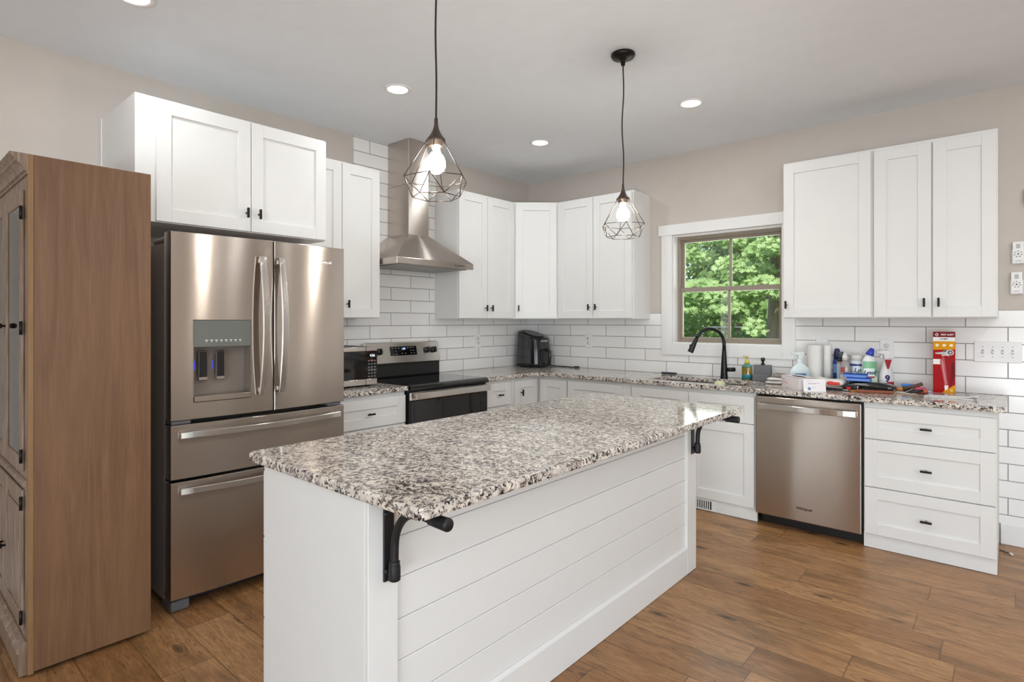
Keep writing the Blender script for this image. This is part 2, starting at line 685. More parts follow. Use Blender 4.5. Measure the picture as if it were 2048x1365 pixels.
m.box(a, 0.075, c + 0.018, a + 0.022, 0.150, d - 0.022)
m.box(b - 0.022, 0.075, c + 0.018, b, 0.150, d - 0.022)
m.box(a, 0.075, d - 0.022, b, 0.150, d)
m.box(a, 0.075, c, b, 0.150, c + 0.018)
win = struct('window_1', m, SASH)
SZ = 1.622                                    # meeting rail
for nm, y0, z0, z1, st, tr, br in (('upper_sash', 0.115, SZ - 0.02, d - 0.020, 0.030, 0.024, 0.036),
                                   ('lower_sash', 0.083, c + 0.016, SZ + 0.018, 0.026, 0.034, 0.026)):
    xa, xb = a + 0.014, b - 0.014
    m = MB()
    m.box(xa, y0, z0, xa + st, y0 + 0.028, z1, 0.002)
    m.box(xb - st, y0, z0, xb, y0 + 0.028, z1, 0.002)
    m.box(xa + st, y0, z1 - tr, xb - st, y0 + 0.028, z1, 0.002)
    m.box(xa + st, y0, z0, xb - st, y0 + 0.028, z0 + br, 0.002)
    m.box(2.039, y0 + 0.009, z0 + br, 2.060, y0 + 0.021, z1 - tr, 0.001)
    sa = m.build('sash', SASH, win)
    g = MB()
    g.box(xa + st - 0.003, y0 + 0.013, z0 + br - 0.003, xb - st + 0.003, y0 + 0.017, z1 - tr + 0.003)
    g.build('pane', PANE, sa)
for lx in (1.755, 2.300):
    m = MB()
    m.box(lx - 0.03, 0.086, SZ + 0.018, lx + 0.03, 0.110, SZ + 0.024, 0.002)
    m.cyl((lx, 0.098, SZ + 0.024), (lx, 0.098, SZ + 0.031), 0.010, seg=12)
    m.build('sash_lock', SASH, win)

# ------------------------------------------------------------------ cabinets
FT = 0.019                                   # door thickness
RAIL = 0.067


def shaker(mb, x0, x1, z0, z1, y, rail=RAIL):
    """shaker front whose face is at local y (faces -y)"""
    b = 0.0012
    yb = y + FT
    rt = min(rail, (z1 - z0) * 0.36)
    mb.box(x0, y, z0, x0 + rail, yb, z1, b)
    mb.box(x1 - rail, y, z0, x1, yb, z1, b)
    mb.box(x0 + rail, y, z1 - rt, x1 - rail, yb, z1, b)
    mb.box(x0 + rail, y, z0, x1 - rail, yb, z0 + rt, b)
    mb.box(x0 + rail - 0.002, y + 0.009, z0 + rt - 0.002, x1 - rail + 0.002, yb - 0.001, z1 - rt + 0.002)


def knob(parent, x, z, y, vertical=True):
    mb = MB()
    mb.cyl((x, y, z), (x, y - 0.021, z), 0.0052, seg=10)
    if vertical:
        mb.box(x - 0.0055, y - 0.032, z - 0.027, x + 0.0055, y - 0.020, z + 0.027, 0.0012)
    else:
        mb.box(x - 0.027, y - 0.032, z - 0.0055, x + 0.027, y - 0.020, z + 0.0055, 0.0012)
    return mb.build('knob', BRONZE, parent)


def cabinet(name, label, loc, rz, w, d, z0, z1, doors=(), drawers=(), toe=False, extra=None, group=None, cat='cabinet'):
    """origin at the floor or wall line, local x along the wall, front at local y = -d; doors (x0, x1, z0, z1, knob x, knob z)"""
    t = thing(name, label, cat, loc, rz, group)
    mb = MB()
    yf = -(d - FT)
    mb.box(0, yf, z0, w, -0.001, z1, 0.001)
    if toe:
        mb.box(0, yf, 0.002, w, -0.05, z0, 0.0)
    if extra:
        extra(mb)
    mb.build('body', PAINT, t)
    for x0, x1, a0, a1, kx, kz in doors:
        mb = MB(); shaker(mb, x0, x1, a0, a1, -d)
        dr = mb.build('door', PAINT, t)
        if kx is not None:
            knob(dr, kx, kz, -d)
    for x0, x1, a0, a1, has in drawers:
        mb = MB(); shaker(mb, x0, x1, a0, a1, -d, 0.066)
        dr = mb.build('drawer', PAINT, t)
        if has:
            knob(dr, (x0 + x1) / 2, (a0 + a1) / 2 - 0.004, -d, False)
    return t


UZ0, UZ1, UD = 1.374, 2.462, 0.312
G = 0.006
WC = 'white wall cabinets'
BC = 'white base cabinets'


def two(w, z0, z1, inset=0.012, kz=0.098):
    c = w / 2
    return [(inset, c - 0.0025, z0, z1, c - 0.036, z0 + kz), (c + 0.0025, w - inset, z0, z1, c + 0.036, z0 + kz)]


# wall A (hood wall): local x = world y, rotated a quarter turn
def onA(y0):
    return (0.001, y0, 0), R90


loc, rz = onA(-2.695)
cabinet('wall_cabinet', 'tall white double-door wall cabinet between the refrigerator and the range hood', loc, rz, 0.613, UD, UZ0, UZ1,
        [(0.008, 0.296, UZ0 + G, UZ1 - 0.012, None, 0), (0.300, 0.609, UZ0 + G, UZ1 - 0.012, 0.338, UZ0 + 0.100)], group=WC)
loc, rz = onA(-1.292)
cabinet('wall_cabinet', 'white double-door wall cabinet beside the range hood, to the hood\'s corner side', loc, rz, 0.718, UD, UZ0, UZ1,
        [(0.004, 0.345, UZ0 + G, UZ1 - 0.012, 0.318, UZ0 + 0.094), (0.350, 0.700, UZ0 + G, UZ1 - 0.012, 0.390, UZ0 + 0.094)], group=WC)
# angled corner cabinet
t = thing('corner_wall_cabinet', 'narrow single-door white wall cabinet set at an angle across the corner, above the air fryer', 'cabinet', (0, 0, 0), 0, WC)
A_, B_ = Vector((0.294, -0.5735)), Vector((0.601, -0.294))
mb = MB()
mb.prism([(0.010, -0.010), (0.010, A_.y), (A_.x, A_.y), (B_.x, B_.y), (B_.x, -0.010)], UZ0, UZ1)
mb.build('body', PAINT, t)
dv = (B_ - A_); dl = dv.length; ang = math.atan2(dv.y, dv.x)
Md = Matrix.Translation((A_.x, A_.y, 0)) @ Matrix.Rotation(ang, 4, 'Z')
mb = MB(); shaker(mb, 0.016, dl - 0.016, UZ0 + G, UZ1 - 0.012, -FT)
for v in mb.bm.verts: v.co = Md @ v.co
dr = mb.build('door', PAINT, t)
mb = MB()
mb.cyl((0.045, -FT, UZ0 + 0.1), (0.045, -FT - 0.021, UZ0 + 0.1), 0.0052, seg=10)
mb.box(0.0395, -FT - 0.032, UZ0 + 0.073, 0.0505, -FT - 0.020, UZ0 + 0.127, 0.0012)
for v in mb.bm.verts: v.co = Md @ v.co
mb.build('knob', BRONZE, dr)
# wall B (window wall)
cabinet('wall_cabinet', 'white double-door wall cabinet between the angled corner cabinet and the window', (0.602, -0.001, 0), 0, 0.790, UD, UZ0, UZ1,
        two(0.790, UZ0 + G, UZ1 - 0.012), group=WC)
cabinet('wall_cabinet', 'wide single-door white wall cabinet overlapping the window trim', (2.577, -0.001, 0), 0, 0.5385, UD, UZ0, UZ1,
        [(0.003, 0.529, UZ0 + G, UZ1 - 0.012, 0.024, UZ0 + 0.094)], group=WC)
cabinet('wall_cabinet', 'white double-door wall cabinet above the three-drawer base, next to the fan remotes', (3.1165, -0.001, 0), 0, 0.611, UD, UZ0, UZ1,
        [(0.007, 0.303, UZ0 + G, UZ1 - 0.020, 0.270, UZ0 + 0.094), (0.311, 0.606, UZ0 + G, UZ1 - 0.020, 0.341, UZ0 + 0.094)], group=WC)
# cabinet over the refrigerator with its tall end panel and filler
loc, rz = onA(-3.715)


def panels(mb):
    mb.box(0, -0.607, 0.002, 0.018, -0.001, 1.846)
    mb.box(-0.004, -0.040, 1.846, 0.0, -0.002, 2.463)


cabinet('refrigerator_cabinet', 'deep white two-door cabinet over the refrigerator with a tall end panel', loc, rz, 1.013, 0.627, 1.846, UZ1,
        [(0.087, 0.549, 1.850, UZ1 - 0.010, 0.524, 1.948), (0.553, 1.008, 1.850, UZ1 - 0.010, 0.592, 1.948)], extra=panels)

# base cabinets
BZ, BT = 0.086, 0.871
loc, rz = onA(-2.690)
cabinet('base_cabinet', 'white base cabinet under the microwave, between refrigerator and range', loc, rz, 0.603, 0.620, BZ, BT,
        [(0.006, 0.3005, 0.092, 0.645, 0.27, 0.56), (0.3045, 0.598, 0.092, 0.645, 0.335, 0.56)],
        [(0.006, 0.598, 0.655, 0.843, True)], toe=True, group=BC)
loc, rz = onA(-1.288)
cabinet('base_cabinet', 'narrow white drawer base cabinet just right of the range', loc, rz, 0.334, 0.620, BZ, BT,
        [(0.016, 0.300, 0.092, 0.645, 0.05, 0.56)], [(0.016, 0.300, 0.658, 0.845, True)], toe=True, group=BC)
t = thing('corner_base_cabinet', 'white corner base cabinet with two doors meeting in the inside corner below the air fryer', 'cabinet', (0, 0, 0), 0, BC)
mb = MB()
poly = [(0.010, -0.010), (0.010, -0.952), (0.601, -0.952), (0.601, -0.601), (0.936, -0.601), (0.936, -0.010)]
mb.prism(poly, BZ, BT)
mb.prism([(0.05, -0.05), (0.05, -0.952), (0.60, -0.952), (0.60, -0.60), (0.936, -0.60), (0.936, -0.05)], 0.002, BZ)
mb.build('body', PAINT, t)
mb = MB(); shaker(mb, 0.0, 0.298, 0.092, 0.843, 0, 0.064)
Mx = Matrix.Translation((0.602 + FT, -0.923, 0)) @ Matrix.Rotation(R90, 4, 'Z')
for v in mb.bm.verts: v.co = Mx @ v.co
dr = mb.build('door', PAINT, t)
mb = MB()
mb.cyl((0.07, 0, 0.742), (0.07, -0.021, 0.742), 0.0052, seg=10)
mb.box(0.0645, -0.032, 0.715, 0.0755, -0.020, 0.769, 0.0012)
for v in mb.bm.verts: v.co = Mx @ v.co
mb.build('knob', BRONZE, dr)
mb = MB(); shaker(mb, 0.644, 0.930, 0.092, 0.843, -0.602 - FT, 0.064)
mb.build('door', PAINT, t)
cabinet('base_cabinet', 'white drawer base cabinet between the inside corner and the sink cabinet', (0.937, -0.001, 0), 0, 0.599, 0.620, BZ, BT,
        [(0.006, 0.264, 0.092, 0.645, 0.23, 0.56), (0.268, 0.530, 0.092, 0.645, 0.30, 0.56)],
        [(0.006, 0.530, 0.655, 0.845, True)], toe=True, group=BC)


def sinkcab():
    t = thing('sink_cabinet', 'white sink base cabinet with two false drawer fronts below the window', 'cabinet', (1.537, -0.001, 0), 0, BC)
    mb = MB()
    w = 0.953
    mb.box(0, -0.601, BZ, w, -0.583, BT)
    mb.box(0, -0.583, BZ, 0.018, -0.001, BT)
    mb.box(w - 0.018, -0.583, BZ, w, -0.001, BT)
    mb.box(0.018, -0.583, BZ, w - 0.018, -0.001, BZ + 0.018)
    mb.build('body', PAINT, t)
    mb = MB(); mb.box(0, -0.602, 0.002, w + 0.006, -0.585, BZ); mb.build('toe_board', TOEK, t)
    for x0, x1, kx in ((0.020, 0.480, 0.445), (0.484, 0.944, 0.52)):
        mb = MB(); shaker(mb, x0, x1, 0.658, 0.842, -0.620, 0.066); mb.build('drawer_front', PAINT, t)
        mb = MB(); shaker(mb, x0, x1, 0.091, 0.652, -0.620, 0.067); dr = mb.build('door', PAINT, t)
        knob(dr, kx, 0.565, -0.620)
    return t


sinkcab()
cabinet('drawer_cabinet', 'white three-drawer base cabinet at the open end of the counter', (3.117, -0.001, 0), 0, 0.612, 0.620, BZ, BT,
        [], [(0.006, 0.608, 0.656, 0.838, True), (0.006, 0.608, 0.370, 0.650, True), (0.006, 0.608, 0.088, 0.364, True)], toe=True, group=BC)
# floor register set into the toe board
t = thing('air_vent', 'small white slotted air register in the toe board under the sink cabinet', 'vent', (1.945, -0.6052, 0.042))
mb = MB()
for z0, z1 in ((-0.038, -0.030), (0.030, 0.038)):
    mb.box(0.0, -0.006, z0, 0.275, 0.001, z1, 0.001)
mb.box(0.0, -0.006, -0.030, 0.012, 0.001, 0.030, 0.001)
mb.box(0.240, -0.006, -0.030, 0.275, 0.001, 0.030, 0.001)
for i in range(14):
    x = 0.020 + i * 0.0155
    mb.box(x, -0.005, -0.030, x + 0.0065, 0.0, 0.030)
mb.build('grille', WHITEPL, t)
mb = MB(); mb.box(0.010, -0.001, -0.031, 0.242, 0.0008, 0.031); mb.build('backing', BLACK, t)

# ------------------------------------------------------------------ worktops
CT0, CT1 = 0.8725, 0.904


def slab(name, label, poly, hole=None, bev=0.005):
    t = bmesh.new()
    n = len(poly)
    ring = lambda pts, z: [t.verts.new((x, y, z)) for x, y in pts]
    if not hole:
        mb = MB(); mb.prism(poly, CT0, CT1, bev=bev, seg=2)
        return tag(mb.build(name, GRANITE), label, 'countertop')
    lo, hi = ring(poly, CT0), ring(poly, CT1)
    hl, hh = ring(hole, CT0), ring(hole, CT1)
    for a, b in ((lo, hi), (hl, hh)):
        k = len(a)
        for i in range(k):
            t.faces.new((a[i], a[(i + 1) % k], b[(i + 1) % k], b[i]))
    for a, b in ((lo, hl), (hi, hh)):
        es = []
        for r in (a, b):
            k = len(r)
            for i in range(k):
                es.append(t.edges.get((r[i], r[(i + 1) % k])))
        bmesh.ops.triangle_fill(t, edges=es, use_beauty=True)
    bmesh.ops.recalc_face_normals(t, faces=t.faces[:])
    ed = [e for e in t.edges if abs(e.verts[0].co.z - e.verts[1].co.z) < 1e-6 and len(e.link_faces) == 2
          and abs(e.link_faces[0].normal.dot(e.link_faces[1].normal)) < 0.2]
    bmesh.ops.bevel(t, geom=ed, offset=0.004, segments=2, affect='EDGES')
    mb = MB(); mb._merge(t)
    return tag(mb.build(name, GRANITE), label, 'countertop')


def rrect(x0, y0, x1, y1, r, n=5, corners=(1, 1, 1, 1)):
    pts = []
    for k, (cx, cy, a0) in enumerate(((x1 - r, y1 - r, 0), (x0 + r, y1 - r, 90), (x0 + r, y0 + r, 180), (x1 - r, y0 + r, 270))):
        if corners[k]:
            for i in range(n + 1):
                a = math.radians(a0 + 90 * i / n)
                pts.append((cx + r * math.cos(a), cy + r * math.sin(a)))
        else:
            pts.append(((x1, y1), (x0, y1), (x0, y0), (x1, y0))[k])
    return pts


slab('countertop', 'short speckled granite counter under the microwave, beside the refrigerator',
     [(0.0085, -2.690), (0.645, -2.690), (0.645, -2.088), (0.0085, -2.088)])
SX0, SX1, SY0, SY1 = 1.660, 2.400, -0.545, -0.185
slab('countertop', 'long L-shaped speckled granite counter along the window wall with a sink cut-out',
     [(0.0085, -1.289), (0.645, -1.289), (0.645, -0.745), (0.652, -0.705), (0.672, -0.675), (0.705, -0.655), (0.745, -0.648),
      (3.765, -0.648), (3.765, -0.0085), (0.0085, -0.0085)],
     rrect(SX0, SY0, SX1, SY1, 0.03, 4))
# undermount sink
t = thing('kitchen_sink', 'stainless undermount sink set below the granite counter under the window', 'sink', (2.03, -0.365, 0.6725))
mb = MB()
o = 0.012
x0, x1, y0, y1 = SX0 - o - 2.03, SX1 + o - 2.03, SY0 - o + 0.365, SY1 + o + 0.365
H_ = 0.1995
mb.box(x0, y0, 0, x1, y1, 0.004)
mb.box(x0, y0, 0.004, x0 + 0.004, y1, H_)
mb.box(x1 - 0.004, y0, 0.004, x1, y1, H_)
mb.box(x0 + 0.004, y0, 0.004, x1 - 0.004, y0 + 0.004, H_)
mb.box(x0 + 0.004, y1 - 0.004, 0.004, x1 - 0.004, y1, H_)
mb.build('basin', STEEL, t)
mb = MB(); mb.cyl((0, 0, 0.004), (0, 0, 0.007), 0.045, seg=20); mb.build('drain', CHROME, t)

# ------------------------------------------------------------------ island
IX0, IX1, IY0, IY1 = 1.886, 2.485, -3.686, -1.567
t = thing('kitchen_island', 'white island cabinet with shiplap boards on the long side', 'island', (0, 0, 0))
mb = MB()
mb.box(IX0 + 0.004, IY0 + 0.018, 0.09, IX1 - 0.036, IY1 - 0.018, CT0 - 0.001)
mb.box(IX0 + 0.07, IY0 + 0.018, 0.002, IX1 - 0.036, IY1 - 0.018, 0.09)
mb.build('body', PAINT, t)
for y0, y1 in ((IY0, IY0 + 0.018), (IY1 - 0.018, IY1)):
    mb = MB(); mb.box(IX0, y0, 0.002, IX1 - 0.018, y1, CT0 - 0.001, 0.001); mb.build('end_panel', PAINT, t)
mb = MB()
zs = [0.130, 0.1465, 0.265, 0.384, 0.503, 0.622, 0.741, CT0 - 0.001]
for za, zb in zip(zs, zs[1:]):
    mb.box(IX1 - 0.034, IY0 + 0.098, za + 0.0009, IX1 - 0.015, IY1 - 0.108, zb - 0.0009, 0.0022)
mb.build('shiplap_panel', PAINT, t)
for y0, y1 in ((IY0, IY0 + 0.099), (IY1 - 0.109, IY1)):
    mb = MB(); mb.box(IX1 - 0.0178, y0, 0.002, IX1, y1, CT0 - 0.001, 0.0012); mb.build('corner_board', PAINT, t)
mb = MB()
mb.prism([(-0.0175, 0.002), (-0.001, 0.002), (-0.001, 0.138), (-0.0135, 0.148), (-0.0175, 0.148)], IY0 + 0.099, IY1 - 0.109,
         M=Matrix.Translation((IX1, 0, 0)) @ Matrix(((1, 0, 0, 0), (0, 0, 1, 0), (0, 1, 0, 0), (0, 0, 0, 1))))
mb.build('bottom_board', PAINT, t)
for (z0, z1) in ((0.094, 0.343), (0.347, 0.620), (0.624, 0.845)):
    mb = MB(); mb.box(IX0 - 0.019, IY0 + 0.006, z0, IX0 - 0.0002, IY0 + 0.60, z1, 0.0015)
    mb.build('drawer', PAINT, t)
for y0, y1 in ((IY0 + 0.606, IY0 + 1.05), (IY0 + 1.055, IY0 + 1.5), (IY0 + 1.505, IY1 - 0.006)):
    mb = MB(); mb.box(IX0 - 0.019, y0, 0.094, IX0 - 0.0002, y1, 0.845, 0.0015)
    mb.build('door', PAINT, t)
mb = MB()
mb.prism(rrect(1.795, -3.705, 2.724, -1.545, 0.022, 5, (0, 0, 1, 1)), CT0, CT1, bev=0.006, seg=2)
tag(mb.build('island_countertop', GRANITE), 'large rectangular speckled granite slab on top of the white island', 'countertop')


def bracket(y, label):
    t = thing('counter_bracket', label, 'bracket', (IX1, y, 0.74), 0, 'iron brackets under the island overhang')
    z = -0.74
    mb = MB()
    mb.box(0.0003, -0.0175, 0.637 + z, 0.007, 0.0175, 0.868 + z, 0.002)
    mb.box(0.0003, -0.0175, 0.862 + z, 0.21, 0.0175, 0.8715 + z, 0.002)
    mb.build('mounting_plate', IRON, t)
    for bz in (0.667, 0.825):
        mb = MB(); mb.ball((0.008, 0.0 - 0.012, bz + z), 0.0085, sx=0.8); mb.build('bolt', IRON, t)
    pts = [(0.030, 0, 0.652 + z), (0.030, 0, 0.70 + z), (0.031, 0, 0.735 + z)]
    for i in range(1, 13):
        a = math.pi / 2 * i / 12
        pts.append((0.031 + 0.105 * (1 - math.cos(a)), 0, 0.735 + 0.113 * math.sin(a) + z))
    pts += [(0.18, 0, 0.848 + z), (0.236, 0, 0.848 + z)]
    mb = MB(); mb.tube(pts, 0.0115, 12); mb.build('curved_pipe', IRON, t)
    mb = MB()
    mb.lathe([(0.011, 0), (0.0165, 0.003), (0.017, 0.012), (0.0165, 0.040), (0.0145, 0.049), (0.0155, 0.053), (0.011, 0.056)], M=Matrix.Translation((0.030, 0, 0.644 + z)), seg=16)
    mb.build('lower_collar', IRON, t)
    mb = MB()
    mb.lathe([(0.011, 0), (0.0155, 0.002), (0.0165, 0.030), (0.0175, 0.066), (0.016, 0.070), (0.0, 0.0695)], M=Matrix.Translation((0.180, 0, 0.848 + z)) @ Matrix.Rotation(R90, 4, 'Y'), seg=16)
    mb.build('end_collar', IRON, t)
    mb = MB(); mb.cyl((0.006, 0, 0.668 + z), (0.030, 0, 0.668 + z), 0.009, seg=12); mb.build('standoff', IRON, t)
    return t


bracket(-3.622, 'black curved iron bracket at the near corner of the island overhang')
bracket(-1.617, 'black curved iron bracket at the far end of the island, before the sink cabinet')
# ------------------------------------------------------------------ appliances on the hood wall (local x = world y, local -y = world +x)
def sbox(mb, x0, x1, z0, z1, yf, yb, bev=0.006):
    mb.box(x0, yf, z0, x1, yb, z1, bev, seg=2)


def bow_bar(p0, p1, out, bow, wid, thk, n=18, mi=0):
    """rectangular handle bar bowed away from the door; p0, p1 ends, out = outward unit vector, wid across, thk along out"""
    p0, p1, out = Vector(p0), Vector(p1), Vector(out)
    ax = (p1 - p0).normalized()
    side = ax.cross(out).normalized()
    pts, sec = [], []
    for i in range(n + 1):
        s = i / n
        b = bow * (1 - (2 * s - 1) ** 2)
        pts.append(p0.lerp(p1, s) + out * b)
        w2, t2 = wid / 2, thk / 2
        c = 0.0025
        sec.append([side * (w2 - c) - out * t2, side * w2 - out * (t2 - c), side * w2 + out * (t2 - c), side * (w2 - c) + out * t2,
                    -side * (w2 - c) + out * t2, -side * w2 + out * (t2 - c), -side * w2 - out * (t2 - c), -side * (w2 - c) - out * t2])
    mb = MB(); mb.sweep(pts, sec)
    return mb


# refrigerator ------------------------------------------------------
F0 = -3.648
fr = thing('refrigerator', 'stainless french-door refrigerator with two bottom drawers and a water dispenser', 'refrigerator', (0, F0, 0), R90)
W = 0.906
YF, YB = -0.880, -0.800
mb = MB(); mb.box(0.006, -0.780, 0.035, W - 0.006, -0.06, 1.728, 0.004); mb.build('body', GREYSIDE, fr)
mb = MB(); mb.box(0.010, -0.800, 0.062, W - 0.010, -0.780, 1.725); mb.box(0.4735, -0.897, 0.9, 0.4805, -0.800, 1.765); mb.build('gasket_and_gap_shade', GASKET, fr)  # dark strip added between the doors to stand for the gap's shade
# left door with the dispenser recess
HX0, HX1, HZ0, HZ1 = 0.093, 0.362, 0.970, 1.362
SPL = 0.473


def door_with_hole(mb, x0, x1, z0, z1, hx0, hx1, hz0, hz1, yf, yb, e=0.0022):
    t = bmesh.new()
    V = lambda x, y, z: t.verts.new((x, y, z))
    out = [(x0, z0), (x1, z0), (x1, z1), (x0, z1)]
    ins = [(x0 + e, z0 + e), (x1 - e, z0 + e), (x1 - e, z1 - e), (x0 + e, z1 - e)]
    hol = [(hx0, hz0), (hx1, hz0), (hx1, hz1), (hx0, hz1)]
    a = [V(x, yb, z) for x, z in out]
    b = [V(x, yf + e, z) for x, z in out]
    c = [V(x, yf, z) for x, z in ins]
    d = [V(x, yf, z) for x, z in hol]
    f = [V(x, yb, z) for x, z in hol]
    for p, q in ((a, b), (b, c), (c, d), (d, f), (f, a)):
        for i in range(4):
            j = (i + 1) % 4
            t.faces.new((p[i], p[j], q[j], q[i]))
    bmesh.ops.recalc_face_normals(t, faces=t.faces[:])
    mb._merge(t)


mb = MB(); door_with_hole(mb, 0, SPL, 0.893, 1.772, HX0, HX1, HZ0, HZ1, YF, YB)
ld = mb.build('door', STEEL, fr)
mb = MB()
mb.box(HX0, -0.802, HZ0, HX1, -0.799, HZ1)                      # back of the recess
mb.box(HX0, YF + 0.001, HZ0, HX0 + 0.004, -0.802, HZ1)
mb.box(HX1 - 0.004, YF + 0.001, HZ0, HX1, -0.802, HZ1)
mb.build('dispenser_niche', plain('dispenser_niche_plastic', '#7b6f66', 0.3), ld)
mb = MB(); mb.box(HX0 + 0.002, YF - 0.002, 1.231, HX1 - 0.002, YF + 0.045, HZ1 - 0.002, 0.003)
mb.build('dispenser_glass_panel', plain('grey_glass_panel', '#6e706b', 0.06, spec=0.7), ld)
mb = MB(); mb.box(HX0 + 0.002, YF - 0.004, HZ0 + 0.002, HX1 - 0.002, -0.803, 0.999, 0.003)
mb.build('drip_tray', STEEL, ld)
mb = MB()
for i in range(8):
    mb.box(0.145 + i * 0.022, YF - 0.0026, 1.262, 0.157 + i * 0.022, YF - 0.0022, 1.2655)
    mb.box(0.148 + i * 0.022, YF - 0.0026, 1.256, 0.154 + i * 0.022, YF - 0.0022, 1.2585)
mb.build('control_marking', WHITEPL, ld)
for px in (0.152, 0.231):
    mb = MB(); mb.box(px - 0.021, -0.838, 1.068, px + 0.021, -0.826, 1.213, 0.003); pd = mb.build('dispenser_paddle', CHROME, ld)
    mb = MB(); mb.box(px - 0.017, -0.8395, 1.085, px + 0.017, -0.8375, 1.209, 0.001); mb.build('paddle_face', GLOSSBLACK, pd)
    mb = MB(); mb.box(px - 0.015, -0.826, 1.09, px + 0.015, -0.802, 1.19); mb.build('paddle_arm', BLACK, pd)
    mb = MB(); mb.box(px - 0.0265, -0.8032, 1.12, px - 0.0240, -0.802, 1.16); mb.build('indicator_light', BLUELED, ld)
mb = MB(); door_with_hole(mb, SPL + 0.008, W, 0.893, 1.772, 0.7, 0.701, 1.3, 1.301, YF, YB)
mb.box(0.69, YF + 0.0005, 1.29, 0.71, YF + 0.003, 1.31)
rd = mb.build('door', STEEL, fr)
for px, dd in ((0.409, ld), (0.508, rd)):
    h = bow_bar((px, YF - 0.022, 0.985), (px, YF - 0.022, 1.684), (0, -1, 0), 0.040, 0.034, 0.013)
    h.box(px - 0.010, YF - 0.020, 1.650, px + 0.010, YF + 0.001, 1.676, 0.003)
    h.box(px - 0.010, YF - 0.020, 0.992, px + 0.010, YF + 0.001, 1.018, 0.003)
    h.build('handle', STEELB, dd)
lettering('logo', 'Whirlpool', 0.021, front(0.775, YF - 0.0008, 1.684), plain('bright_logo_metal', '#f2f0ee', 0.35, 0.2), rd, bold=0.0008)
mb = MB()
mb.tube([(0.775 + 0.030 * math.cos(a) - 0.004, YF - 0.0012, 1.684 + 0.0085 * math.sin(a) + 0.012 * math.cos(a) * 0.55) for a in [math.radians(200 + i * 13) for i in range(22)]], 0.0009, 6)
mb.build('logo_ring', CHROME, rd)
for z0, z1, hz in ((0.620, 0.872, 0.826), (0.064, 0.606, 0.566)):
    mb = MB(); mb.box(0, YF, z0, W, YB, z1, 0.0022); dw = mb.build('drawer', STEEL, fr)
    h = bow_bar((0.036, YF - 0.022, hz), (W - 0.040, YF - 0.022, hz), (0, -1, 0), 0.030, 0.030, 0.013)
    h.box(0.045, YF - 0.020, hz - 0.009, 0.070, YF + 0.001, hz + 0.009, 0.003)
    h.box(W - 0.075, YF - 0.020, hz - 0.009, W - 0.050, YF + 0.001, hz + 0.009, 0.003)
    h.build('handle', STEELB, dw)
for x0 in (0.004, W - 0.104):
    mb = MB(); mb.box(x0, -0.872, 1.729, x0 + 0.10, -0.62, 1.757, 0.012, seg=3); mb.build('hinge_cover', GREYSIDE, fr)
    mb = MB(); mb.box(x0 + 0.002, -0.874, 0.874, x0 + 0.085, -0.79, 0.891, 0.002); mb.build('hinge', GREYPL, fr)
    mb = MB(); mb.box(x0 + 0.002, -0.868, 0.002, x0 + 0.084, -0.74, 0.052, 0.010, seg=3); mb.build('foot', GREYPL, fr)
mb = MB()
mb.box(0.09, -0.800, 0.010, W - 0.09, -0.785, 0.062, 0.002)
for i in range(46):
    x = 0.13 + i * 0.0142
    mb.box(x, -0.804, 0.026, x + 0.006, -0.799, 0.052)
mb.build('kick_grille', plain('kick_grille_plastic', '#23242a', 0.5), fr)

# the door and drawer fronts bow gently outwards
def bow(o, c=W / 2, R=4.3):
    me = o.data
    b_ = bmesh.new()
    b_.from_mesh(me)
    xs = [v.co.x for v in b_.verts]
    n = 22
    for i in range(1, n):
        x = W * i / n
        if min(xs) < x < max(xs):
            bmesh.ops.bisect_plane(b_, geom=b_.verts[:] + b_.edges[:] + b_.faces[:], plane_co=(x, 0, 0), plane_no=(1, 0, 0), dist=1e-5)
    for v in b_.verts:
        if v.co.y < -0.801:
            v.co.y -= max(0.0, (c * c - (v.co.x - c) ** 2)) / (2 * R)
    for f in b_.faces:
        f.smooth = True
    b_.to_mesh(me)
    b_.free()
    me.set_sharp_from_angle(angle=math.radians(25))


for ch in fr.children:
    if ch.name.split('.')[0] in ('door', 'drawer'):
        for o_ in [ch] + list(ch.children) + [g for x_ in ch.children for g in x_.children]:
            bow(o_)

# range hood -----------------------------------------------------------
hd = thing('range_hood', 'stainless chimney range hood on the tiled wall above the range', 'hood', (0.009, -1.690, 0), R90)
cx = 0.383
mb = MB()
mb.box(-0.100, -0.268, 2.020, 0.100, -0.0, 2.42, 0.002)
mb.box(-0.098, -0.266, 2.42, 0.098, -0.0, CH - 0.002, 0.002)
mb.build('chimney', STEEL, hd)
t = bmesh.new()
lo = [t.verts.new(p) for p in ((-cx, 0, 1.770), (cx, 0, 1.770), (cx, -0.491, 1.770), (-cx, -0.491, 1.770))]
l2 = [t.verts.new(p) for p in ((-cx, 0, 1.815), (cx, 0, 1.815), (cx, -0.491, 1.815), (-cx, -0.491, 1.815))]
up = [t.verts.new(p) for p in ((-0.104, 0, 2.030), (0.104, 0, 2.030), (0.104, -0.272, 2.030), (-0.104, -0.272, 2.030))]
for a, b in ((lo, l2), (l2, up)):
    for i in range(4):
        t.faces.new((a[i], a[(i + 1) % 4], b[(i + 1) % 4], b[i]))
t.faces.new(lo)
t.faces.new(up)
bmesh.ops.recalc_face_normals(t, faces=t.faces[:])
bmesh.ops.bevel(t, geom=[e for e in t.edges if len(e.link_faces) == 2], offset=0.002, segments=1, affect='EDGES')
mb = MB(); mb._merge(t); mb.build('canopy', STEEL, hd)
mb = MB(); mb.box(-0.34, -0.45, 1.7655, 0.34, -0.05, 1.7695); mb.build('grease_filter', plain('filter_steel', '#8d8a86', 0.4, 1.0), hd)
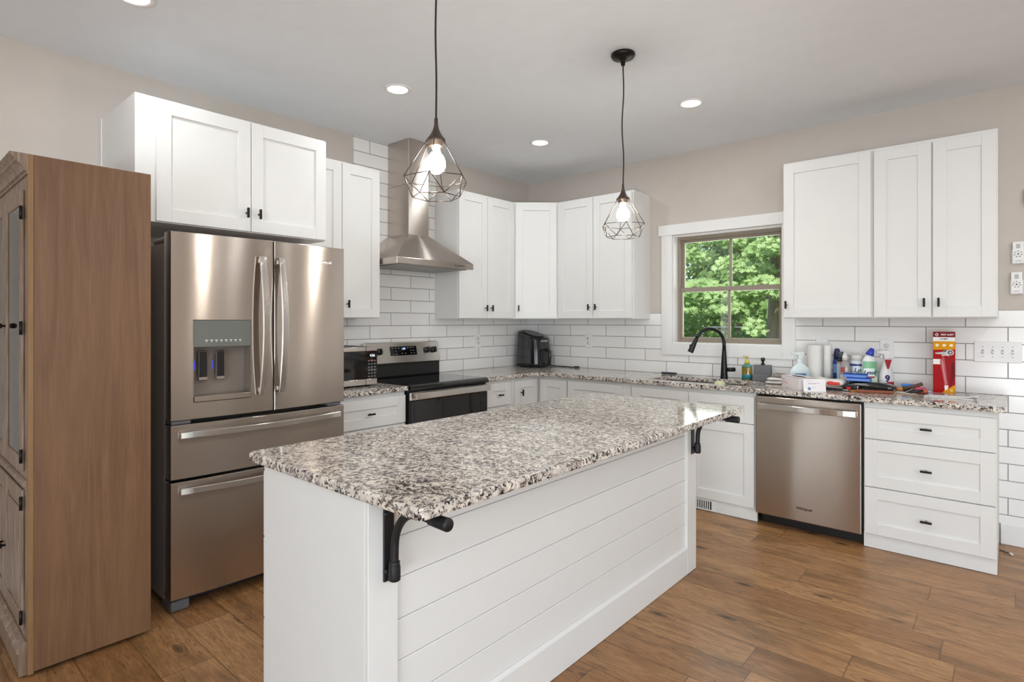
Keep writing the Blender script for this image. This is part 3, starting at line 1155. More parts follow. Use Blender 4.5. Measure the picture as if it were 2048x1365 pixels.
for i in range(5):
    x = 0.185 + i * 0.0225
    mb = MB(); mb.cyl((x, -0.490, 1.793), (x, -0.4955, 1.793), 0.0055, seg=12); mb.build('button', plain('button_dark', '#4b4b4b', 0.3, 0.7), hd)

# range ---------------------------------------------------------------
RW = 0.776
rg = thing('range', 'freestanding stainless electric range with black glass cooktop and oven door', 'stove', (0.009, -2.079, 0), R90)
mb = MB(); mb.box(0.004, -0.625, 0.010, RW - 0.004, -0.035, 0.868); mb.build('body', BLACK, rg)
mb = MB()
mb.prism([(-0.642, 0.866), (-0.657, 0.872), (-0.659, 0.886), (-0.648, 0.901), (-0.630, 0.909), (-0.075, 0.909), (-0.075, 0.866)], 0.0, RW,
         M=Matrix(((0, 0, 1, 0), (1, 0, 0, 0), (0, 1, 0, 0), (0, 0, 0, 1))))
ck = mb.build('cooktop', BLACKGLASS, rg)
mb = MB()
for bx, by, br in ((0.20, -0.22, 0.075), (0.58, -0.22, 0.075), (0.20, -0.48, 0.095), (0.57, -0.48, 0.11)):
    for k in range(40):
        a0, a1 = 2 * math.pi * k / 40, 2 * math.pi * (k + 1) / 40
        mb.poly([(bx + br * math.cos(a0), by + br * math.sin(a0), 0.9093), (bx + br * math.cos(a1), by + br * math.sin(a1), 0.9093),
                 (bx + (br - 0.002) * math.cos(a1), by + (br - 0.002) * math.sin(a1), 0.9093), (bx + (br - 0.002) * math.cos(a0), by + (br - 0.002) * math.sin(a0), 0.9093)])
mb.build('burner_marking', plain('burner_grey', '#3a3a3c', 0.2), ck)
mb = MB(); mb.box(0.0, -0.075, 0.866, RW, -0.001, 1.016, 0.004); mb.box(0.012, -0.088, 0.912, RW - 0.012, -0.07, 1.005, 0.006); mb.build('backguard', BLACK, rg)
Mp = Matrix.Translation((0, -0.072, 1.014)) @ Matrix.Rotation(math.radians(-8), 4, 'X')
mb = MB()
prof = [(0.0, 0.0), (RW, 0.0), (RW - 0.012, 0.150)]
prof += [(RW - 0.012 - 0.028 * (1 - math.cos(math.radians(a))), 0.150 + 0.022 * math.sin(math.radians(a))) for a in (30, 60, 90)]
prof += [(0.012 + 0.028 * (1 - math.cos(math.radians(a))), 0.150 + 0.022 * math.sin(math.radians(a))) for a in (90, 60, 30)] + [(0.012, 0.150)]
mb.prism(prof, 0.0, 0.058, M=Mp @ Matrix(((1, 0, 0, 0), (0, 0, -1, 0.040), (0, 1, 0, 0), (0, 0, 0, 1))), bev=0.008, seg=3)
cp = mb.build('control_panel', STEELB, rg)
PY = -0.0185
mb = MB(); mb.prism([(0.258, 0.062), (0.524, 0.062), (0.520, 0.135), (0.254, 0.135)], 0, 0.002, M=Mp @ Matrix(((1, 0, 0, 0), (0, 0, -1, PY + 0.0005), (0, 1, 0, 0), (0, 0, 0, 1))))
ds = mb.build('display', BLACKGLASS, cp)
mt = Mp @ Matrix.Translation((0.388, PY - 0.0022, 0.115)) @ Matrix.Rotation(R90, 4, 'X')
lettering('clock_digits', '1:05', 0.022, mt, CLOCKB, ds, bold=0.0006)
for bx, bz in ((0.28, 0.122), (0.31, 0.122), (0.34, 0.122), (0.31, 0.097), (0.285, 0.074), (0.315, 0.074), (0.372, 0.078), (0.405, 0.078), (0.43, 0.122), (0.46, 0.122), (0.487, 0.122),
               (0.462, 0.1), (0.49, 0.1), (0.465, 0.078), (0.495, 0.078)):
    mb = MB(); mb.box(bx - 0.006, PY - 0.0021, bz - 0.0025, bx + 0.006, PY - 0.0016, bz + 0.0025, M=Mp)
    mb.build('touch_key', plain('key_grey', '#8a8f92', 0.4), ds)
for kx in (0.060, 0.150, 0.632, 0.704):
    mb = MB()
    Mk = Mp @ Matrix.Translation((kx, PY, 0.098)) @ Matrix.Rotation(R90, 4, 'X')
    mb.lathe([(0.026, 0), (0.026, 0.012), (0.022, 0.022), (0.0, 0.023)], M=Mk, seg=20)
    mb.box(-0.006, -0.024, 0.018, 0.006, 0.024, 0.040, 0.003, M=Mk)
    mb.build('knob', BLACK, cp)
mb = MB()
mb.box(0.002, -0.652, 0.800, RW - 0.002, -0.630, 0.858, 0.004)
mb.build('front_trim', STEELB, rg)
mb = MB(); mb.box(0.002, -0.646, 0.215, RW - 0.002, -0.622, 0.7995, 0.004); od = mb.build('oven_door', BLACKGLASS, rg)
h = bow_bar((0.020, -0.690, 0.834), (RW - 0.020, -0.690, 0.834), (0, -1, 0), 0.006, 0.042, 0.018)
h.box(0.035, -0.690, 0.824, 0.060, -0.645, 0.844, 0.004)
h.box(RW - 0.060, -0.690, 0.824, RW - 0.035, -0.645, 0.844, 0.004)
h.build('oven_handle', STEELB, rg)
mb = MB(); mb.box(0.002, -0.646, 0.045, RW - 0.002, -0.622, 0.210, 0.004); mb.build('storage_drawer', STEELB, rg)
for fx in (0.04, RW - 0.04):
    for fy in (-0.58, -0.08):
        mb = MB(); mb.cyl((fx, fy, 0.0), (fx, fy, 0.02), 0.018, seg=10); mb.build('foot', BLACK, rg)

# microwave -----------------------------------------------------------
mw = thing('microwave', 'stainless and black countertop microwave between refrigerator and range', 'microwave', (0.0, -2.682, CT1), R90)
MWW = 0.476
mb = MB(); mb.box(0.0, -0.425, 0.012, MWW, -0.04, 0.272, 0.004); mb.build('body', plain('microwave_case', '#3a3a3b', 0.45, 0.3), mw)
mb = MB()
mb.box(0.0, -0.450, 0.012, 0.384, -0.425, 0.052, 0.002)
mb.box(0.0, -0.450, 0.244, 0.384, -0.425, 0.273, 0.002)
md = mb.build('door', STEELB, mw)
mb = MB(); mb.box(0.0, -0.449, 0.0522, 0.3838, -0.425, 0.2438); mb.build('window_glass', BLACKGLASS, md)
mb = MB()
mb.box(0.3855, -0.450, 0.012, MWW, -0.425, 0.052, 0.002)
mb.box(0.3855, -0.450, 0.244, MWW, -0.425, 0.273, 0.002)
mb.box(0.3855, -0.4265, 0.052, MWW, -0.425, 0.244)
mc = mb.build('control_column', STEELB, mw)
mb = MB(); mb.box(0.3855, -0.449, 0.0522, MWW, -0.4268, 0.2438); kp = mb.build('keypad', BLACKGLASS, mc)
lettering('clock_digits', '9:56', 0.024, front(0.437, -0.4496, 0.212), CLOCKW, mc)
mb = MB()
for r in range(6):
    for c_ in range(3):
        mb.box(0.402 + c_ * 0.024, -0.4498, 0.066 + r * 0.0215, 0.415 + c_ * 0.024, -0.4492, 0.072 + r * 0.0215)
mb.build('key', plain('key_grey', '#8a8f92', 0.4), mc)
mb = MB(); mb.box(0.428, -0.4503, 0.176, 0.440, -0.4493, 0.182); mb.build('start_key', plain('lit_red_key', '#c02020', 0.4, emit=('#ff3030', 0.8)), mc)
for fx in (0.03, MWW - 0.03):
    for fy in (-0.39, -0.08):
        mb = MB(); mb.cyl((fx, fy, 0.0003), (fx, fy, 0.013), 0.012, seg=10); mb.build('foot', BLACK, mw)

# dishwasher ----------------------------------------------------------
dw = thing('dishwasher', 'stainless dishwasher built in between the sink cabinet and the three-drawer base', 'dishwasher', (2.492, 0, 0))
DWW = 0.623
mb = MB(); mb.box(0.003, -0.585, 0.10, DWW - 0.003, -0.02, 0.868); mb.build('tub', BLACK, dw)
mb = MB(); mb.box(0.005, -0.640, 0.075, DWW - 0.006, -0.586, 0.857, 0.005, seg=2); dd = mb.build('door', STEEL, dw)
mb = MB(); mb.box(0.02, -0.555, 0.002, DWW - 0.003, -0.53, 0.100); mb.build('toe_kick', BLACK, dw)
h = bow_bar((0.030, -0.664, 0.795), (DWW - 0.032, -0.664, 0.795), (0, -1, 0), 0.022, 0.036, 0.014)
h.box(0.036, -0.664, 0.785, 0.062, -0.639, 0.805, 0.003)
h.box(DWW - 0.068, -0.664, 0.785, DWW - 0.042, -0.639, 0.805, 0.003)
h.build('handle', STEELB, dd)
lettering('logo', 'Whirlpool', 0.022, front(0.303, -0.6405, 0.160), BRONZE, dd, bold=0.0006)

# china cabinet --------------------------------------------------------
cc = thing('china_cabinet', 'tall weathered oak china cabinet with glazed doors beside the refrigerator', 'cabinet', (0.0, -3.757, 0))
CX0, CX1 = 0.035, 0.983
FY = -0.393                                     # front edge of the side panel
for x0, x1 in ((CX1 - 0.022, CX1), (CX0, CX0 + 0.022)):
    mb = MB(); mb.box(x0, FY, 0.018, x1, 0.0, 1.991, 0.0015); mb.build('side_panel', OAK, cc)
    mb = MB(); mb.box(x0, FY - 0.018, 0.010, x1, FY - 0.0002, 1.991, 0.0015); mb.build('edge_strip', OAKEDGE, cc)
mb = MB(); mb.box(CX0 + 0.022, -0.012, 0.02, CX1 - 0.022, -0.002, 1.985); mb.build('back_panel', OAK, cc)
mb = MB()
for z in (0.03, 0.73, 1.965):
    mb.box(CX0 + 0.022, FY, z, CX1 - 0.022, -0.012, z + 0.022)
mb.build('body_shelf', OAK, cc)
for z in (1.12, 1.54):
    mb = MB(); mb.box(CX0 + 0.022, FY + 0.05, z, CX1 - 0.022, -0.012, z + 0.02); mb.build('shelf', WASHED, cc)
# face frame
y0, y1 = FY - 0.016, FY + 0.006
mb = MB()
mb.box(CX0 + 0.0222, y0, 0.10, CX0 + 0.085, y1, 1.93)
mb.box(CX1 - 0.085, y0, 0.10, CX1 - 0.0222, y1, 1.93)
mb.box(CX0 + 0.085, y0, 1.860, CX1 - 0.085, y1, 1.93)
mb.box(CX0 + 0.085, y0, 0.695, CX1 - 0.085, y1, 0.775)
mb.box(CX0 + 0.085, y0, 0.10, CX1 - 0.085, y1, 0.165)
mb.build('face_frame', WASHED, cc)


def ext_x(mb, prof, x0, x1):
    """(y, z) profile extruded along x"""
    mb.prism(prof, x0, x1, M=Matrix(((0, 0, 1, 0), (1, 0, 0, 0), (0, 1, 0, 0), (0, 0, 0, 1))), smooth=False)


b = FY - 0.018
mb = MB()
ext_x(mb, [(b - 0.004, 1.915), (b - 0.004, 1.925), (b - 0.012, 1.928), (b - 0.014, 1.936), (b - 0.018, 1.946), (b - 0.028, 1.957), (b - 0.036, 1.962),
           (b - 0.038, 1.970), (b - 0.045, 1.976), (b - 0.053, 1.984), (b - 0.053, 1.991), (b + 0.01, 1.991), (b + 0.01, 1.915)], CX0 - 0.002, CX1 - 0.001)
mb.build('cornice', WASHED, cc)
mb = MB()
ext_x(mb, [(b - 0.001, 0.722), (b - 0.010, 0.726), (b - 0.014, 0.735), (b - 0.010, 0.744), (b - 0.001, 0.748), (b + 0.015, 0.748), (b + 0.015, 0.722)], CX0, CX1 - 0.0225)
mb.build('waist_moulding', WASHED, cc)
mb = MB()
ext_x(mb, [(b - 0.022, 0.004), (b - 0.022, 0.088), (b - 0.030, 0.095), (b - 0.030, 0.106), (b - 0.018, 0.122), (b - 0.004, 0.130), (b + 0.012, 0.130), (b + 0.012, 0.004)], CX0, CX1 - 0.026)
mb.build('base_moulding', WASHED, cc)
mid = (CX0 + CX1) / 2
yd0, yd1 = FY - 0.026, FY - 0.0162
for k, (x0, x1) in enumerate(((CX0 + 0.078, mid - 0.002), (mid + 0.002, CX1 - 0.078))):
    for lo_, hi_, glazed in ((0.772, 1.866, True), (0.158, 0.700, False)):
        st = 0.055
        mb = MB()
        mb.box(x0, yd0, lo_, x0 + st, yd1, hi_, 0.003)
        mb.box(x1 - st, yd0, lo_, x1, yd1, hi_, 0.003)
        mb.box(x0 + st, yd0, hi_ - st, x1 - st, yd1, hi_, 0.003)
        mb.box(x0 + st, yd0, lo_, x1 - st, yd1, lo_ + st, 0.003)
        if not glazed:
            mb.box(x0 + st - 0.003, yd0 + 0.006, lo_ + st - 0.003, x1 - st + 0.003, yd1 + 0.004, hi_ - st + 0.003)
            mb.box(x0 + st + 0.025, yd0 + 0.001, lo_ + st + 0.025, x1 - st - 0.025, yd0 + 0.007, hi_ - st - 0.025, 0.004)
        d_ = mb.build('door', WASHED, cc)
        if glazed:
            mb = MB(); mb.box(x0 + st - 0.003, yd0 + 0.005, lo_ + st - 0.003, x1 - st + 0.003, yd0 + 0.008, hi_ - st + 0.003)
            mb.build('glass', PANE, d_)
        kx = x1 - 0.028 if k == 0 else x0 + 0.028
        kz = 1.335 if glazed else 0.395
        mb = MB(); mb.lathe([(0.004, 0), (0.0045, 0.010), (0.011, 0.014), (0.012, 0.020), (0.007, 0.027), (0, 0.028)],
                            M=Matrix.Translation((kx, yd0, kz)) @ Matrix.Rotation(R90, 4, 'X'), seg=14)
        mb.build('knob', BRONZE, d_)
        hx = x0 - 0.002 if k == 0 else x1 + 0.002
        for hz in ((lo_ + 0.06, (lo_ + hi_) / 2 + 0.01, hi_ - 0.09) if glazed else (lo_ + 0.05, hi_ - 0.05)):
            mb = MB(); mb.cyl((hx, yd0 - 0.002, hz - 0.026), (hx, yd0 - 0.002, hz + 0.026), 0.0055, seg=10)
            mb.box(hx - 0.012, yd0 - 0.001, hz - 0.025, hx + 0.012, yd0 + 0.001, hz + 0.025)
            mb.build('hinge', BRONZE, d_)
# ------------------------------------------------------------------ pendants and downlights
def pendant(y, label, sag):
    X = 2.232
    t = thing('pendant_light', label, 'pendant lamp', (X, y, 1.80), 0, 'wire cage pendants over the island')
    z = lambda h: h - 1.80
    mb = MB(); mb.lathe([(0.0, z(CH - 0.001)), (0.062, z(CH - 0.001)), (0.064, z(CH - 0.010)), (0.058, z(CH - 0.021)), (0.030, z(CH - 0.027)), (0.014, z(CH - 0.035)), (0.010, z(CH - 0.062)), (0.0, z(CH - 0.063))], seg=32)
    mb.build('ceiling_canopy', BRONZE, t)
    mb = MB()
    n = 16
    za, zb = CH - 0.055, 2.070
    mb.tube([(sag * math.sin(math.pi * i / n * 3) * (1 - i / n) * (i / n) * 4, 0, z(za + (zb - za) * i / n)) for i in range(n + 1)], 0.0036, 8)
    mb.build('cord', plain('brown_cord', '#2e241f', 0.7), t)
    mb = MB(); mb.lathe([(0.0, z(2.084)), (0.0065, z(2.084)), (0.0075, z(2.060)), (0.011, z(2.045)), (0.019, z(2.028)), (0.031, z(2.012)), (0.0355, z(2.006)), (0.0355, z(1.999)), (0.027, z(1.998)), (0.027, z(1.984)), (0.0, z(1.984))], seg=28)
    mb.build('socket_cap', CAGE, t)
    mb = MB()
    N = 6
    R1, Z1, R2, Z2 = 0.118, 1.866, 0.086, 1.802
    top = [Vector((0.034 * math.cos(math.radians(60 * i + 8)), 0.034 * math.sin(math.radians(60 * i + 8)), z(2.002))) for i in range(N)]
    wid = [Vector((R1 * math.cos(math.radians(60 * i + 8)), R1 * math.sin(math.radians(60 * i + 8)), z(Z1))) for i in range(N)]
    bot = [Vector((R2 * math.cos(math.radians(60 * i + 38)), R2 * math.sin(math.radians(60 * i + 38)), z(Z2))) for i in range(N)]
    r = 0.0017
    for i in range(N):
        j = (i + 1) % N
        for a, b in ((top[i], wid[i]), (wid[i], wid[j]), (wid[i], bot[i]), (wid[j], bot[i]), (bot[i], bot[j]), (top[i], top[j])):
            mb.cyl(a, b, r, seg=6)
    mb.build('wire_cage', CAGE, t)
    mb = MB(); mb.lathe([(0.0, z(1.984)), (0.0135, z(1.984)), (0.0145, z(1.965)), (0.019, z(1.958)), (0.029, z(1.944)), (0.034, z(1.928)), (0.0335, z(1.910)), (0.027, z(1.896)), (0.015, z(1.887)), (0.0, z(1.884))], seg=20)
    mb.build('bulb', BULBGLASS, t)
    return t


pendant(-3.224, 'wire cage pendant lamp over the near end of the island, before the hood', 0.003)
pendant(-1.914, 'wire cage pendant lamp over the far end of the island, by the corner cabinets', 0.006)

CANS = [(0.960, -2.420, 'recessed ceiling downlight in front of the range hood'),
        (0.965, -1.025, 'recessed ceiling downlight nearest the room corner'),
        (2.215, -1.022, 'recessed ceiling downlight in front of the kitchen window'),
        (0.900, -3.800, 'recessed ceiling downlight above the refrigerator end, cut off by the frame'),
        (3.45, -2.42, None), (5.40, -4.65, None), (6.30, -4.65, None), (4.40, -5.90, None), (4.70, -2.12, None), (4.75, -0.85, None), (4.70, -3.40, None), (5.90, -0.85, None), (5.90, -2.12, None), (5.90, -3.40, None), (5.60, -5.90, None)]  # unseen cans: some mirrored in the refrigerator, others added to brighten the cabinets
for i, (x, y, lb) in enumerate(CANS):
    t = thing('recessed_downlight', lb or 'unseen recessed downlight out of frame, from a set filled out to add light', 'ceiling light', (x, y, CH), 0, 'recessed ceiling downlights')
    mb = MB()
    mb.lathe([(0.060, -0.0005), (0.082, -0.0005), (0.083, -0.004), (0.076, -0.007), (0.062, -0.006), (0.060, -0.0005)], seg=36)
    mb.build('trim_ring', TRIM, t)
    mb = MB(); mb.cyl((0, 0, -0.0045), (0, 0, -0.001), 0.0605, seg=32, smooth=False); mb.build('lens', LENS, t)
    lamp('downlight_lamp', 'AREA', (x, y, CH - 0.012), 4.1, (0, 0, 0), (0.925, 0.975, 1.0), shape='DISK', size=0.11)

# ------------------------------------------------------------------ plates on the walls
def outlet(label, loc, rz, gfci=False):
    t = thing('wall_outlet', label, 'outlet', loc, rz, 'duplex outlets in the tile')
    mb = MB(); mb.box(-0.041, -0.006, -0.066, 0.041, -0.0001, 0.066, 0.003); mb.build('cover_plate', WHITEPL, t)
    for dz in (0.021, -0.021):
        mb = MB(); mb.lathe([(0.017, 0), (0.017, 0.0015), (0.0, 0.0016)], M=Matrix.Translation((0, -0.006, dz)) @ Matrix.Rotation(R90, 4, 'X'), seg=20); s_ = mb.build('receptacle', WHITEPL, t)
        mb = MB()
        mb.box(-0.0075, -0.0080, dz + 0.001, -0.0050, -0.0074, dz + 0.009)
        mb.box(0.0050, -0.0080, dz + 0.002, 0.0072, -0.0074, dz + 0.008)
        mb.cyl((0, -0.0074, dz - 0.007), (0, -0.0080, dz - 0.007), 0.0026, seg=8)
        mb.build('slot', BLACK, s_)
    return t


outlet('white outlet in the tile between the range and the air fryer', (0.0085, -0.766, 1.171), R90)
outlet('white outlet in the tile between the air fryer and the window', (0.752, -0.0085, 1.167), 0)
outlet('white outlet in the tile behind the cleaning bottles', (3.151, -0.0085, 1.168), 0)
t = thing('blank_wall_plate', 'plain white wall plate behind the paper towel roll', 'wall plate', (2.755, -0.0085, 1.166))
mb = MB(); mb.box(-0.041, -0.006, -0.066, 0.041, -0.0001, 0.066, 0.003); mb.build('cover_plate', WHITEPL, t)
mb = MB()
for dz in (-0.05, 0.05):
    mb.cyl((0, -0.006, dz), (0, -0.0068, dz), 0.003, seg=10)
mb.build('screw', WHITEPL, t)
t = thing('light_switch_plate', 'wide white four-gang light switch plate on the tile right of the counter', 'light switch', (3.7215, -0.0085, 1.1665))
mb = MB(); mb.box(-0.1115, -0.007, -0.064, 0.1115, -0.0001, 0.064, 0.004, seg=2); mb.build('cover_plate', WHITEPL, t)
for i in range(4):
    x = -0.0695 + i * 0.0463
    mb = MB(); mb.box(x - 0.0052, -0.0076, -0.013, x + 0.0052, -0.006, 0.013); mb.build('toggle_slot', plain('toggle_slot_grey', '#9c9a98', 0.5), t)
    mb = MB(); mb.box(x - 0.0038, -0.017, -0.009, x + 0.0038, -0.0066, 0.006, 0.0015, M=Matrix.Translation((0, 0, 0.0)))
    mb.build('toggle', WHITEPL, t)
    mb = MB()
    for dz in (-0.030, 0.030):
        mb.cyl((x, -0.007, dz), (x, -0.0078, dz), 0.0028, seg=10)
    mb.build('screw', plain('toggle_slot_grey', '#9c9a98', 0.5), t)
for z, x, lb in ((1.765, 3.816, 'white ceiling fan remote in the upper holder beside the wall cabinet'), (1.583, 3.809, 'white ceiling fan remote in the lower holder, just above the tile')):
    t = thing('fan_remote', lb, 'remote control', (x, -0.0005, z), 0, 'fan remotes on the wall')
    mb = MB(); mb.box(-0.030, -0.016, -0.067, 0.030, -0.0001, 0.020, 0.003, seg=2); mb.build('wall_holder', WHITEPL, t)
    mb = MB(); mb.box(-0.026, -0.026, -0.064, 0.026, -0.0105, 0.067, 0.004, seg=2); rm = mb.build('handset', WHITEPL, t)
    gk = plain('remote_key_grey', '#b9b7b6', 0.5)
    mb = MB()
    mb.box(-0.009, -0.0275, 0.026, 0.009, -0.0258, 0.052, 0.002)
    mb.build('display', gk, rm)
    for k in range(7):
        a = 2 * math.pi * k / 7 + math.pi / 2
        mb = MB(); mb.cyl((0.0165 * math.cos(a), -0.0258, -0.008 + 0.0165 * math.sin(a)), (0.0165 * math.cos(a), -0.0276, -0.008 + 0.0165 * math.sin(a)), 0.0042, seg=10); mb.build('key', gk, rm)
    mb = MB(); mb.cyl((0, -0.0258, -0.008), (0, -0.0276, -0.008), 0.005, seg=12); mb.build('centre_key', plain('remote_key_dark', '#8b7f7a', 0.5), rm)
    mb = MB(); mb.box(-0.015, -0.0266, -0.050, 0.015, -0.0258, -0.0475); mb.build('brand_line', plain('remote_key_dark', '#8b7f7a', 0.5), rm)
t = thing('wall_thermostat', 'small white thermostat on the wall above the fan remotes, cut off by the frame edge', 'thermostat', (3.900, -0.0005, 2.098))
mb = MB(); mb.box(-0.058, -0.024, -0.045, 0.058, -0.0001, 0.045, 0.005, seg=2); mb.build('housing', WHITEPL, t)
mb = MB(); mb.box(-0.030, -0.0248, -0.010, 0.030, -0.0238, 0.028); mb.build('display', plain('lcd_grey', '#8f978d', 0.2), t)
# loose cable by the cabinet end
mb = MB()
mb.tube([(3.7335, -0.154, 0.004), (3.745, -0.164, 0.004), (3.762, -0.178, 0.005), (3.781, -0.192, 0.006)], 0.0032, 8)
o_ = tag(mb.build('loose_cable', plain('cable_grey', '#4a4643', 0.5)), 'thin dark cable end lying on the floor beside the three-drawer base', 'cable')
mb = MB(); mb.cyl((3.779, -0.189, 0.0068), (3.790, -0.207, 0.0068), 0.0062, seg=10); mb.build('plug', WHITEPL, o_)
# ------------------------------------------------------------------ things on the worktops
T = CT1 + 0.0003


def P(c, r=0.5, **k):
    return plain('c_' + c.lstrip('#') + '_%d' % int(r * 100), c, r, **k)


# faucet ---------------------------------------------------------------
t = thing('faucet', 'tall matte black gooseneck pull-down faucet behind the sink', 'faucet', (2.088, -0.118, T))
FB = plain('matte_black_faucet', '#17171a', 0.32, 0.3)
D = Vector((-0.72, -0.69, 0)).normalized()
mb = MB(); mb.lathe([(0.029, 0), (0.029, 0.004), (0.0265, 0.03), (0.0215, 0.135), (0.0175, 0.19), (0.0155, 0.232)], seg=24); mb.build('body', FB, t)
pts = [Vector((0, 0, 0.225)), Vector((0, 0, 0.262))]
R = 0.113
for i in range(1, 17):
    a = math.radians(180 - 160 * i / 16)
    pts.append(D * (R + R * math.cos(a)) + Vector((0, 0, 0.277 + R * math.sin(a))))
mb = MB(); mb.tube(pts, 0.0138, 14); mb.build('gooseneck_spout', FB, t)
e0 = pts[-1]
dd_ = (pts[-1] - pts[-2]).normalized()
q = Vector((0, 0, 1)).rotation_difference(dd_).to_matrix().to_4x4()
mb = MB(); mb.lathe([(0.0138, 0), (0.0155, 0.004), (0.0165, 0.03), (0.0225, 0.115), (0.0215, 0.120), (0.0, 0.120)], M=Matrix.Translation(e0) @ q, seg=20)
sh = mb.build('spray_head', FB, t)
mb = MB(); mb.ball(e0 + dd_ * 0.072 - D * -0.0165, 0.011, sz=1.8); mb.build('spray_button', BLACK, sh)
mb = MB(); mb.cyl((0.012, 0, 0.070), (0.074, 0.018, 0.072), 0.0155, 0.0165, seg=18); mb.ball((0.074, 0.018, 0.072), 0.0165, sx=0.5); mb.build('lever_handle', FB, t)

# chef knife lying behind the sink
t = thing('kitchen_knife', 'dark-handled knife lying on the counter behind the sink', 'knife', (1.60, -0.105, T), math.radians(3))
mb = MB(); mb.box(-0.05, -0.010, 0.001, 0.085, 0.012, 0.020, 0.007, seg=2); mb.build('handle', P('#2c2a36', 0.4), t)
mb = MB(); mb.prism([(0.080, -0.012), (0.21, -0.010), (0.245, 0.006), (0.20, 0.014), (0.080, 0.012)], 0.004, 0.0065); mb.build('blade', P('#8f959b', 0.25, metal=1.0), t)

# scrub brush in the sink
t = thing('dish_scrubber', 'pale green round dish scrubber standing up in the sink', 'scrubber', (2.205, -0.510, 0.6770))
mb = MB(); mb.lathe([(0.0, 0), (0.030, 0.0), (0.034, 0.06), (0.033, 0.15), (0.034, 0.195)], seg=20); mb.build('holder_cup', P('#d9d8d2', 0.3), t)
mb = MB(); mb.lathe([(0.040, 0.195), (0.043, 0.205), (0.042, 0.222), (0.032, 0.238), (0.015, 0.246), (0.0, 0.247)], seg=22); mb.build('scrub_head', P('#c9cfa6', 0.8, bump=0.4, bscale=300), t)

# hand soap
t = thing('soap_bottle', 'amber and teal liquid soap bottle with a yellow pump beside the faucet', 'soap bottle', (2.262, -0.115, T))
mb = MB(); mb.lathe([(0.0, 0), (0.036, 0), (0.038, 0.004), (0.038, 0.045), (0.038, 0.090), (0.036, 0.108), (0.022, 0.120), (0.014, 0.124)], sx=1.0, sy=0.72, seg=28)
mb.build('bottle', plain('amber_soap_plastic', '#8a7224', 0.12, var=0.25, coat=0.5), t)
mb = MB(); mb.lathe([(0.0385, 0.006), (0.0386, 0.042), (0.0380, 0.0425)], sx=1.0, sy=0.725, seg=28); mb.build('label', P('#2f7f86', 0.3), t)
mb = MB(); mb.lathe([(0.0384, 0.098), (0.0366, 0.1085), (0.0225, 0.1205), (0.0145, 0.1245)], sx=1.0, sy=0.725, seg=28); mb.build('shoulder_band', P('#4f8f86', 0.2), t)
mb = MB()
mb.lathe([(0.0, 0.124), (0.016, 0.124), (0.0165, 0.145), (0.009, 0.149), (0.0065, 0.150), (0.0065, 0.172), (0.012, 0.173), (0.012, 0.181), (0.0, 0.183)], seg=18)
mb.box(-0.032, -0.006, 0.173, 0.0, 0.006, 0.181, 0.002)
mb.build('pump', P('#d6c44a', 0.3), t)

# grey sponge holder
t = thing('sponge_holder', 'grey stepped sink caddy with a black pump beside the soap bottle', 'sponge holder', (2.372, -0.105, T), math.radians(8))
gs = plain('grey_stone_resin', '#6f6e70', 0.7, bump=0.3, bscale=500, var=0.08)
mb = MB()
mb.box(-0.061, -0.052, 0, 0.061, 0.0, 0.052, 0.003)
mb.box(-0.061, 0.0, 0, 0.061, 0.045, 0.118, 0.003)
mb.build('body', gs, t)
mb = MB()
mb.lathe([(0.0, 0.118), (0.014, 0.118), (0.014, 0.128), (0.009, 0.131), (0.009, 0.148), (0.015, 0.149), (0.014, 0.172), (0.0, 0.173)], M=Matrix.Translation((0.0, 0.022, 0)), seg=16)
mb.box(-0.006, -0.022, 0.156, 0.006, 0.022, 0.169, 0.002)
mb.build('pump', BLACK, t)

# white cloths and grey pad
def pillow(mb, x0, y0, z0, x1, y1, z1, n=9, wob=0.006, seed=1, mi=0):
    """soft rectangular bundle with uneven top"""
    rnd = random.Random(seed)
    ph = [rnd.uniform(0, 6.28) for _ in range(6)]
    t = bmesh.new()
    g = []
    for s in (0, 1):
        rows = []
        for i in range(n + 1):
            row = []
            for j in range(n + 1):
                u, v = i / n, j / n
                e = min(1.0, 4.0 * min(u, 1 - u) + 0.30) * min(1.0, 4.0 * min(v, 1 - v) + 0.30)
                e = min(1.0, e) ** 0.6
                wv = wob * (math.sin(7 * u + ph[0]) + math.sin(9 * v + ph[1]) + math.sin(6 * (u + v) + ph[2]))
                x = x0 + (x1 - x0) * u + wob * 0.6 * math.sin(8 * v + ph[3])
                y = y0 + (y1 - y0) * v + wob * 0.6 * math.sin(8 * u + ph[4])
                zt = z0 + (z1 - z0) * (0.5 + 0.5 * e) + wv * e
                zb = z0 + (z1 - z0) * 0.5 * (1 - e)
                row.append(t.verts.new((x, y, max(zb + 0.0005, zt) if s else zb)))
            rows.append(row)
        g.append(rows)
    for s in (0, 1):
        for i in range(n):
            for j in range(n):
                t.faces.new((g[s][i][j], g[s][i + 1][j], g[s][i + 1][j + 1], g[s][i][j + 1]))
    for i in range(n):
        for (a, b) in (((i, 0), (i + 1, 0)), ((i, n), (i + 1, n)), ((0, i), (0, i + 1)), ((n, i), (n, i + 1))):
            t.faces.new((g[0][a[0]][a[1]], g[0][b[0]][b[1]], g[1][b[0]][b[1]], g[1][a[0]][a[1]]))
    bmesh.ops.recalc_face_normals(t, faces=t.faces[:])
    mb._merge(t, mi, None, True)


